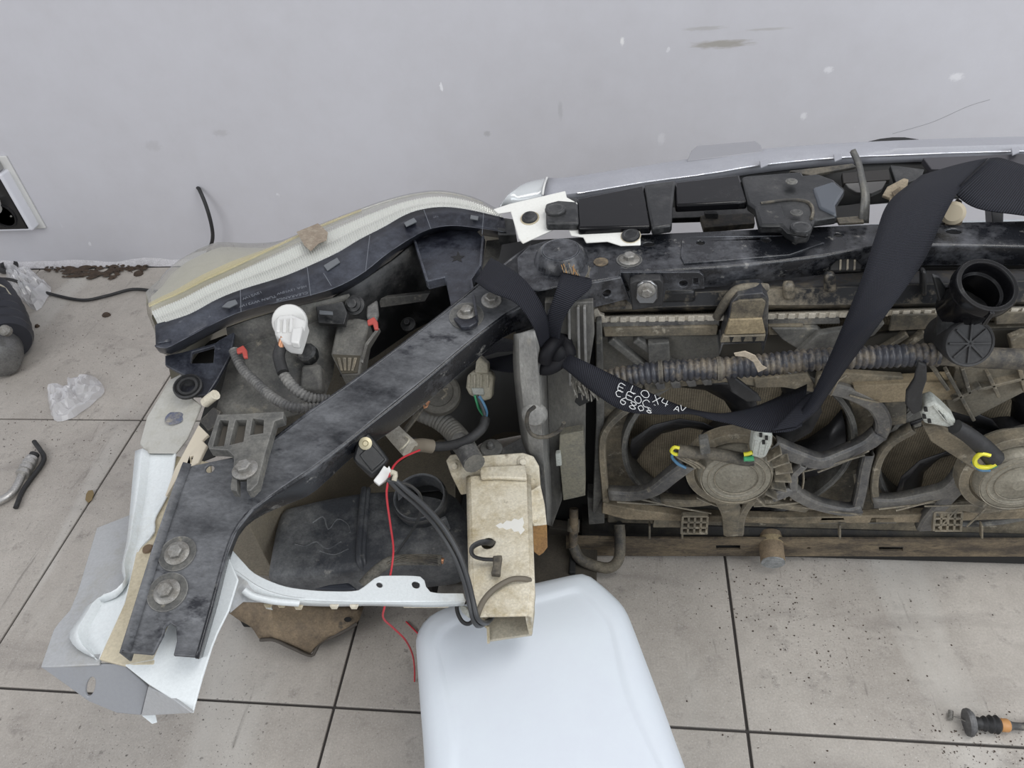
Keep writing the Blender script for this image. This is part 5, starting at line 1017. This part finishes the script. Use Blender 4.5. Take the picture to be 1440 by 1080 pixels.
tube('pipe_stub', P3([(575, 628, .418), (592, 626, .40), (608, 628, .39)]), .009, M('brown pipe', (.17, .145, .11), .7), wr, 8, 10)
tube('zip_tie', P3([(570, 614, .437), (575, 619, .437), (568, 628, .435), (562, 632, .43)]), .0012, beige_plastic, wr, 12, 6)
hn = thing('horn_cover', 'round dark plastic horn cover with raised mark behind the brace', 'horn', A(622, 550, .35))
hpn = V((.1, -.45, .88)).normalized()
lathe('cover', [(.030, -.01), (.030, .002), (.027, .005), (.021, .005), (.0195, .003), (.004, .003)], A(617, 553, .40), hpn, M('horn plastic', (.075, .07, .06), .55, 0, (.15, .14, .115), 20, .4, .7), hn, 32)
tube('raised_mark', P3([(630, 547, .409), (624, 548, .409), (628, 554, .408), (621, 561, .407)]), .0016, tan_plastic, hn, 14, 6)
tube('ground_strap', P3([(566, 610, .42), (580, 592, .43), (594, 573, .44), (600, 567, .445)]), .0062, rubber_dusty, hn, 14, 8, flat=.5)
plate('copper_lug', P3([(594, 568, .447), (600, 562, .447), (605, 564, .447), (601, 572, .445), (596, 574, .445)]), .002, copper, hn, bev=.0005)

# ================================================================== WEBBING STRAP
st = thing('webbing_strap', 'black woven tie-down strap knotted around the brace with white handwriting', 'strap', A(900, 550, .45))
def ribbon(name, secs, n=40, th=.0016, nx=7, bow=.0):
    Lr = cat([A(*s[0]) for s in secs], n); Rr = cat([A(*s[1]) for s in secs], n); rows = []
    for a, b in zip(Lr, Rr): rows.append([a.lerp(b, k/(nx-1))+V((0, -bow*math.sin(math.pi*k/(nx-1)), bow*math.sin(math.pi*k/(nx-1)))) for k in range(nx)])
    return orient(loft(name, rows, weave, st, thick=th, uv=True))
ribbon('band', [((1296, 246, .612), (1390, 222, .612)), ((1250, 284, .618), (1353, 262, .618)), ((1230, 335, .610), (1326, 308, .610)), ((1212, 390, .588), (1300, 366, .590)), ((1184, 460, .556), (1252, 435, .58)), ((1158, 520, .503), (1204, 500, .522)), ((1138, 560, .462), (1165, 555, .468)), ((1118, 585, .44), (1150, 578, .448)), ((1090, 602, .430), (1128, 596, .436))], 60, bow=.006)
ribbon('band', [((1135, 540, .42), (1128, 598, .442)), ((1105, 553, .425), (1108, 606, .442)), ((1065, 570, .432), (1068, 606, .440)), ((1025, 580, .436), (1030, 596, .440)), ((1000, 580, .44), (1000, 590, .442)), ((965, 573, .442), (972, 583, .444)), ((930, 559, .455), (930, 583, .450)), ((880, 536, .476), (878, 578, .458)), ((835, 514, .500), (835, 553, .474)), ((805, 500, .503), (800, 524, .490)), ((785, 492, .482), (778, 508, .484))], 60, bow=.003)
ribbon('band', [((1120, 600, .444), (1085, 606, .444)), ((1152, 572, .452), (1128, 560, .446)), ((1164, 552, .46), (1140, 552, .45))], 14)
ribbon('flap', [((1352, 262, .62), (1392, 222, .614)), ((1345, 272, .606), (1408, 222, .610)), ((1375, 292, .60), (1440, 232, .606)), ((1440, 302, .60), (1470, 238, .606)), ((1500, 312, .60), (1520, 240, .606))], 24)
# knot and the loops around the brace
tube('knot', P3([(752, 505, .482), (768, 516, .486), (788, 505, .492), (794, 488, .502), (786, 474, .508)]), .0115, weave, st, 26, 12, flat=.7)
tube('knot', P3([(786, 476, .512), (776, 486, .516), (768, 498, .510), (766, 508, .500)]), .0085, weave, st, 20, 10)
tube('knot', P3([(755, 474, .508), (768, 484, .505), (784, 498, .50), (798, 505, .488)]), .0125, weave, st, 20, 12, flat=.6)
tube('knot', P3([(790, 478, .505), (798, 492, .500), (800, 500, .494)]), .010, weave, st, 16, 10)
ribbon('loop', [((690, 362, .575), (668, 395, .580)), ((722, 380, .590), (690, 410, .590)), ((748, 405, .588), (725, 425, .585)), ((768, 440, .560), (750, 458, .56)), ((773, 472, .525), (757, 480, .53)), ((776, 490, .505), (762, 494, .51))], 30)
ribbon('loop', [((790, 382, .588), (832, 392, .588)), ((784, 402, .588), (830, 405, .582)), ((776, 425, .572), (806, 428, .57)), ((769, 450, .548), (792, 452, .548)), ((768, 470, .525), (787, 474, .525)), ((770, 490, .505), (786, 490, .505))], 30)
ribbon('loop', [((668, 505, .42), (684, 475, .40)), ((690, 518, .42), (702, 474, .40)), ((720, 523, .435), (728, 480, .41)), ((745, 519, .455), (748, 490, .44)), ((764, 510, .48), (764, 496, .48))], 24)
for k in range(26):
    a = random.uniform(0, 1); p = A(792+38*a, 383+8*a, .589); d = V((random.uniform(-.6, .6), .8, random.uniform(.1, .9))).normalized()
    tube('frayed_end', [p, p+d*random.uniform(.006, .014)], .0006, rubber_dusty if k % 3 else orange_rust, st, 3, 4)
# white handwriting
wpn = plane3((930, 559, .4575), (878, 578, .4605), (838, 530, .4905))
GL = {'E': [[(1, 0), (0, 0), (0, 1), (1, 1)], [(0, .5), (.8, .5)]], 'L': [[(0, 1), (0, 0), (.9, 0)]], 'O': [[(.5, 0), (0, .3), (.1, .8), (.6, 1), (1, .6), (.9, .15), (.5, 0)]], 'X': [[(0, 0), (1, 1)], [(0, 1), (1, 0)]],
      '4': [[(.1, 1), (0, .4), (1, .4)], [(.8, .9), (.7, 0)]], 'C': [[(1, .85), (.5, 1), (0, .5), (.4, 0), (1, .1)]], '=': [[(0, .65), (.9, .65)], [(0, .3), (.9, .3)]], '6': [[(.8, 1), (.1, .5), (.1, .1), (.7, 0), (.9, .4), (.2, .45)]], '0': [[(.5, 0), (.05, .5), (.5, 1), (.95, .5), (.5, 0)]],
      '8': [[(.5, .5), (.1, .8), (.5, 1), (.9, .8), (.5, .5), (.05, .2), (.5, 0), (.95, .25), (.5, .5)]], '1': [[(.3, .8), (.6, 1), (.5, 0)]], 'A': [[(0, 0), (.5, 1), (1, 0)], [(.2, .4), (.8, .4)]], 'V': [[(0, 1), (.5, 0), (1, 1)]]}
def scribble(c, px, py, w, h, ang=.42):
    """one handwritten character centred on a pixel of the strap"""
    o = on(wpn, px, py)+wpn[1]*(.0026 if c not in 'AV' else .006); xd = on(wpn, px+10*math.cos(ang), py+10*math.sin(ang))-on(wpn, px, py); xd.normalize(); yd = wpn[1].cross(xd).normalized()
    for sk in GL[c]:
        tube('handwriting', [o+xd*((x-.5)*w)+yd*((y-.5)*h) for x, y in sk], .0005, paint_m, st, max(5, 4*len(sk)), 4)
for c, x, y, w, h in (('E', 873, 546, .007, .009), ('L', 891, 549, .007, .008), ('O', 906, 555, .010, .009), ('X', 922, 563, .008, .010), ('4', 934, 567, .008, .009),
                      ('C', 869, 554, .007, .008), ('E', 885, 558, .008, .009), ('O', 896, 563, .008, .009), ('C', 907, 568, .008, .009), ('=', 922, 573, .008, .007),
                      ('6', 876, 564, .007, .010), ('8', 889, 571, .009, .009), ('0', 900, 575, .008, .007), ('8', 912, 578, .007, .006), ('A', 949, 577, .007, .007), ('V', 957, 576, .007, .006)):
    scribble(c, x, y, w, h)

# ================================================================== HOOD HOOK, LATCH BRACKET
hk = thing('prop_hook', 'thin bent steel hook rising in front of the silver trim', 'hook', A(1215, 300, .58))
ribbon_pts = [((1197, 211, .640), (1203, 209, .640)), ((1205, 230, .632), (1212, 228, .632)), ((1209, 252, .624), (1217, 250, .624)), ((1212, 272, .615), (1223, 272, .615)), ((1210, 295, .600), (1223, 294, .600)), ((1208, 314, .584), (1222, 314, .584))]
orient(loft('hook_bar', [[a, b] for a, b in zip(cat([A(*s[0]) for s in ribbon_pts], 20), cat([A(*s[1]) for s in ribbon_pts], 20))], M('hook steel', (.11, .11, .105), .4, .3, (.2, .19, .16), 40), hk, thick=.004))
lt = thing('latch_bracket', 'dusty tan hood latch bracket half behind the strap', 'bracket', A(1260, 300, .58))
plate('bracket_plate', P3([(1241, 274, .605), (1248, 262, .607), (1271, 250, .610), (1278, 252, .61), (1276, 264, .607), (1268, 283, .60), (1256, 298, .592), (1249, 316, .583), (1242, 316, .583), (1252, 278, .602)]), .005, M('latch tan', (.30, .25, .175), .65, 0, (.17, .14, .1), 40, .45, .65), lt, bev=.0012)
plate('bracket_face', P3([(1254, 270, .608), (1266, 262, .61), (1268, 268, .609), (1258, 276, .606)]), .002, rust, lt, bev=.0006)
lathe('pivot', [(.014, -.01), (.014, .004), (.010, .007), (.004, .007)], A(1340, 300, .592), (-.3, -.7, .5), M('pivot tan', (.38, .33, .24), .6), lt, 18)
plate('pivot_arm', P3([(1346, 278, .59), (1353, 282, .59), (1354, 312, .585), (1330, 312, .585), (1338, 290, .59)]), .006, rust, lt)

# ================================================================== CANISTER
cn = thing('canister', 'white plastic canister lying flat on the floor under the rail', 'canister', A(760, 980, .0))
ZC = .200
co = [(585, 908), (591, 890), (606, 873), (628, 862), (660, 850), (740, 830), (800, 817), (818, 814), (830, 817), (846, 829), (862, 843), (878, 860), (890, 884), (925, 975), (962, 1077), (1004, 1195), (1000, 1230), (960, 1250), (800, 1262), (640, 1262), (612, 1245), (600, 1210), (597, 1077), (590, 980)]
C0 = cat(PZ(co+[co[0]], .165), 96)[:-1]; cc2 = ctr(C0)
def cring(d, z):
    out = []
    for p in C0:
        v = V((p.x-cc2.x, p.y-cc2.y, 0)); q = cc2+v*(1-d/v.length); out.append(V((q.x, q.y, z)))
    return out
rows = [[V((cc2.x+(p.x-cc2.x)*q, cc2.y+(p.y-cc2.y)*q, ZC-.0015)) for p in cring(.048, 0)] for q in (.002, .35, .7, .97)]+[cring(.048, ZC-.0015), cring(.044, ZC-.001), cring(.040, ZC+.001), cring(.034, ZC+.001), cring(.022, ZC-.001), cring(.012, ZC-.006), cring(.004, ZC-.017), cring(.0, ZC-.035), cring(.001, .12), cring(.003, .04), cring(.010, .008), cring(.024, .0)]
bo = loft('body', rows, hdpe, cn, closed=True, ang=70)
bm = bmesh.new(); bm.from_mesh(bo.data); bmesh.ops.holes_fill(bm, edges=[e for e in bm.edges if e.is_boundary], sides=0); bmesh.ops.recalc_face_normals(bm, faces=bm.faces); bm.to_mesh(bo.data); bm.free()

# ================================================================== ON THE FLOOR AND WALL
wcb = thing('wall_cable', 'short black cable coming out of the wall and drooping', 'cable', AY(285, 300, WY))
tube('cable', [AY(278, 264, WY+.004), AY(281, 268, WY-.012), AY(290, 290, WY-.03), AY(297, 315, WY-.04), AY(299, 335, WY-.04), AY(294, 352, WY-.035), AY(285, 372, WY-.03)], .0048, rubber, wcb, 30, 9)
fcb = thing('floor_cable', 'thin black cable snaking over the floor towards the headlight', 'cable', A(110, 415, .0))
tube('cable', P3([(-40, 392, .02), (0, 392, .03), (18, 394, .03), (40, 402, .012), (70, 413, .006), (115, 422, .006), (150, 416, .006), (185, 407, .006), (215, 409, .006), (260, 416, .006)]), .0042, rubber, fcb, 60, 9)
so_ = thing('wall_socket', 'white framed wall power socket with black face at left edge', 'socket', (-1.60, WY, .14))
bx('frame', -1.72, -1.541, WY-.036, WY, .136, .30, M('socket white', (.72, .73, .78), .4), so_, .004)
bx('wall_plate', -1.73, -1.528, WY-.006, WY, .125, .335, white_plastic, so_, .002)
bx('face', -1.712, -1.549, WY-.038, WY-.03, .142, .292, M('socket black', (.012, .012, .013), .25), so_, .004)
bx('face', -1.71, -1.55, WY-.03, WY-.004, .302, .33, M('socket grey', (.3, .3, .29), .4), so_, .003)
lathe('socket_well', [(.036, 0), (.035, .003), (.031, .003), (.030, -.001), (.003, -.001)], (-1.60, WY-.038, .185), (0, -1, 0), gloss_black, so_, 28)
tube('plug', [V((-1.70, WY-.07, .255)), V((-1.64, WY-.06, .236)), V((-1.585, WY-.048, .218))], .018, white_plastic, so_, 8, 14)
lathe('contact', [(.003, 0), (.002, .002)], (-1.578, WY-.0385, .183), (0, -1, 0), steel, so_, 10)
tube('plug_pin', [V((-1.62, WY-.05, .262)), V((-1.60, WY-.045, .255))], .009, beige_plastic, so_, 5, 10)
def film(name, px, label, h, seed):
    """crumpled film: a closed creased bag following a floor outline"""
    o = [A(x, y, .002) for x, y in px]; o = cat(o+[o[0]], 37)[:-1]; c = ctr(o); rows = []
    for k in range(11):
        s = 1-k/10.6
        row = []
        for i, p in enumerate(o):
            q = c.lerp(p, s); hgt = h*(1-s**2)**.6
            nn = noise.noise(V((q.x*45, q.y*45, seed)))+.6*noise.noise(V((q.x*110, q.y*110, seed)))
            row.append(V((q.x+.004*noise.noise(V((q.x*90, q.y*90, seed+5))), q.y, max(.001, hgt*(.55+.7*nn)+.002))))
        rows.append(row)
    ob = loft(name, rows, film_m, None, closed=True, smooth=False); return tag(ob, label, 'plastic film')
film('crumpled_film', [(66, 552), (78, 546), (100, 541), (120, 527), (136, 532), (147, 550), (133, 565), (112, 582), (90, 592), (74, 588)], 'crumpled clear plastic film lying on a tile joint', .045, 1)
film('crumpled_film', [(8, 372), (16, 372), (30, 380), (42, 379), (58, 392), (72, 405), (66, 420), (54, 437), (40, 430), (22, 412), (10, 400)], 'crumpled clear plastic film under the cable near the wall', .05, 9)
pf = thing('pipe_fitting', 'aluminium pipe with ribbed coupling lying at the left edge', 'pipe', A(20, 690, .0))
tube('pipe', P3([(-60, 725, .012), (-20, 712, .012), (4, 702, .012), (18, 692, .012), (27, 677, .013), (31, 668, .013)]), .0078, alu, pf, 30, 12)
fd = (A(47, 640, .015)-A(30, 668, .015)).normalized()
lathe('coupling', [(.008, 0), (.013, .001), (.013, .006), (.0105, .007), (.0105, .011), (.0135, .012), (.0135, .02), (.0115, .021), (.0115, .025), (.0135, .026), (.0135, .034), (.011, .035), (.011, .038), (.0125, .039), (.0125, .045), (.009, .046)], A(31, 668, .0145), fd, alu, pf, 22)
lathe('black_end', [(.0095, 0), (.0095, .012), (.006, .013)], A(31, 668, .0145)+fd*.045, fd, rubber, pf, 16)
bh = thing('bent_rubber_tube', 'thin bent black tube beside the aluminium pipe', 'tube', A(50, 660, .0))
tube('tube', P3([(48, 621, .007), (56, 632, .007), (62, 643, .007), (58, 654, .007), (46, 670, .007), (32, 690, .007), (22, 714, .007)]), .0048, rubber, bh, 40, 9)
lf = plate('dry_leaf', P3([(121, 695, .003), (124, 690, .004), (130, 689, .003), (132, 694, .005), (129, 703, .003), (124, 707, .003), (120, 703, .004)]), .0008, leaf_m, None, bev=0); tag(lf, 'small dry brown leaf on the tile joint', 'leaf')
bt = thing('rubber_boot', 'ribbed black rubber boot with metal joint at left edge', 'boot', A(-5, 460, .0))
b0, b1 = A(-14, 408, .06), A(8, 470, .06); bdv = (b1-b0).normalized(); bl = (b1-b0).length
prof = []
for k in range(15): prof.append((.043+.012*math.sin(k/14*2.6)+(.0055 if k % 2 else 0), bl*1.15*k/14))
lathe('boot', prof, b0, bdv, M('boot rubber', (.02, .022, .03), .4), bt, 30, ang=25)
lathe('metal_joint', [(.03, -.02), (.048, 0), (.052, .03), (.050, .07), (.042, .10), (.02, .11)], A(-4, 478, .05), (A(2, 530, .05)-A(-4, 478, .05)), M('dirty metal joint', (.20, .20, .195), .35, .5, (.1, .1, .1), 30, .45, .65), bt, 26)
lathe('joint_bolt', [(.013, 0), (.013, .012), (.009, .016), (.004, .016)], A(10, 466, .10), (.2, -.6, .8), steel, bt, 14)
tube('band_strap', P3([(-6, 398, .11), (6, 404, .10), (14, 414, .09), (17, 418, .085), (8, 422, .10), (-4, 427, .11)]), .0022, beige_plastic, bt, 20, 6)
rr_ = lathe('rubber_ring', [(.016, .0), (.026, .002), (.030, .008), (.027, .014), (.018, .016), (.015, .010), (.016, .0)], A(15, 377, .002), (0, -.2, 1), rubber, None, 28, cap=False); tag(rr_, 'small black rubber ring on the floor by the wall', 'ring')
gm_ = thing('cable_grommet', 'dark rubber cable grommet with round flange at lower right', 'grommet', A(1375, 1020, .0))
ga_ = A(1362, 1016, .016); gd = (A(1440, 1022, .012)-ga_).normalized()
lathe('flange', [(.004, -.003), (.0175, -.003), (.0185, 0), (.0175, .003), (.0155, .003), (.0145, .006), (.006, .007)], ga_, (gd+V((0, 0, .12))).normalized(), M('grommet grey', (.08, .08, .082), .5, 0, (.18, .18, .18), 50), gm_, 30)
lathe('bellows', [(.006, .004), (.0085, .012), (.0075, .016), (.0105, .020), (.0085, .024), (.012, .028), (.010, .032), (.0125, .036), (.009, .040)], ga_, gd, rubber, gm_, 20)
lathe('copper_ring', [(.0082, .040), (.0088, .043), (.0088, .050), (.0075, .052)], ga_, gd, M('orange ring', (.5, .25, .09), .45), gm_, 18)
lathe('ferrule', [(.0075, .052), (.005, .058), (.005, .072), (.004, .074)], ga_, gd, grey_plastic, gm_, 14)
tube('cable', [ga_+gd*.07, A(1440, 1020, .008), A(1480, 1012, .006), A(1560, 1005, .006)], .0036, rubber, gm_, 20, 8)
tube('inner_wire', [A(1338, 1006, .008), ga_], .0007, steel, gm_, 5, 5)
tube('end_ferrule', P3([(1337, 1000, .006), (1336.5, 1011, .006)]), .0034, steel, gm_, 4, 12)
# dirt along the wall foot and chips on the tiles
vs, fs = [], []
for k in range(150):
    t = random.random(); x = 60+t*145; y = 377+random.gauss(0, 3)+(12*random.random() if 90 < x < 165 else 0)
    c = A(x, y, .002); s = random.uniform(.004, .016)*(1.5 if 95 < x < 160 else .7); a = random.uniform(0, 6.3); b = len(vs)
    for g in range(5): vs.append(c+V((math.cos(a+g*1.257)*s*random.uniform(.6, 1.3), math.sin(a+g*1.257)*s*.5, random.uniform(0, .004))))
    vs.append(c+V((0, 0, .006))); fs += [(b+g, b+(g+1) % 5, b+5) for g in range(5)]
dirt = mk('floor_dirt', vs, fs, brown_dirt, None, smooth=False); tag(dirt, 'dark dirt and flakes along the foot of the wall', 'dirt', None, 'stuff')
chip_lab = {0: 'dark chip on the tile below the black floor cable', 1: 'oval dark pebble at the foot of the wall', 2: 'tiny dark chip beside the rubber boot'}
for k, (x, y, s) in enumerate(((149, 442, .012), (194, 384, .016), (52, 458, .007))):
    c = A(x, y, .004); vs = [c+V((math.cos(g)*s*random.uniform(.8, 1.2), math.sin(g)*s*.8, -.003)) for g in (i*.785 for i in range(8))]+[c+V((math.cos(g)*s*.6, math.sin(g)*s*.5, .003)) for g in (i*.785 for i in range(8))]
    o = mk('floor_chip', vs, [(i, (i+1) % 8, 8+(i+1) % 8, 8+i) for i in range(8)]+[tuple(range(8, 16))], brown_dirt, None, smooth=False); tag(o, chip_lab[k], 'debris')
vs, fs = [], []
for k in range(1100):
    r = random.random()
    if r < .4: x, y = random.uniform(0, 200), random.uniform(450, 650)
    elif r < .6: x, y = random.gauss(1085, 60), random.gauss(835, 25)
    elif r < .8: x, y = random.gauss(1390, 50), random.gauss(1040, 25)
    elif r < .9: x, y = random.gauss(1160, 60), random.gauss(900, 30)
    else: x, y = random.uniform(960, 1440), random.uniform(800, 1075)
    c = A(x, y, .0006); s = random.choice((.0004, .0005, .0007, .0009, .0011, .0016)); a = random.uniform(0, 6.3); b = len(vs); e = random.uniform(.3, 1)
    for g in range(5): q = V((math.cos(g*1.257)*s, math.sin(g*1.257)*s*e, 0)); vs.append(c+V((q.x*math.cos(a)-q.y*math.sin(a), q.x*math.sin(a)+q.y*math.cos(a), 0)))
    vs.append(c+V((0, 0, s*.6))); fs += [(b+g, b+(g+1) % 5, b+5) for g in range(5)]
gr = mk('floor_grit', vs, fs, brown_dirt, None, smooth=False); tag(gr, 'fine dark grit scattered on the tiles', 'grit', None, 'stuff')
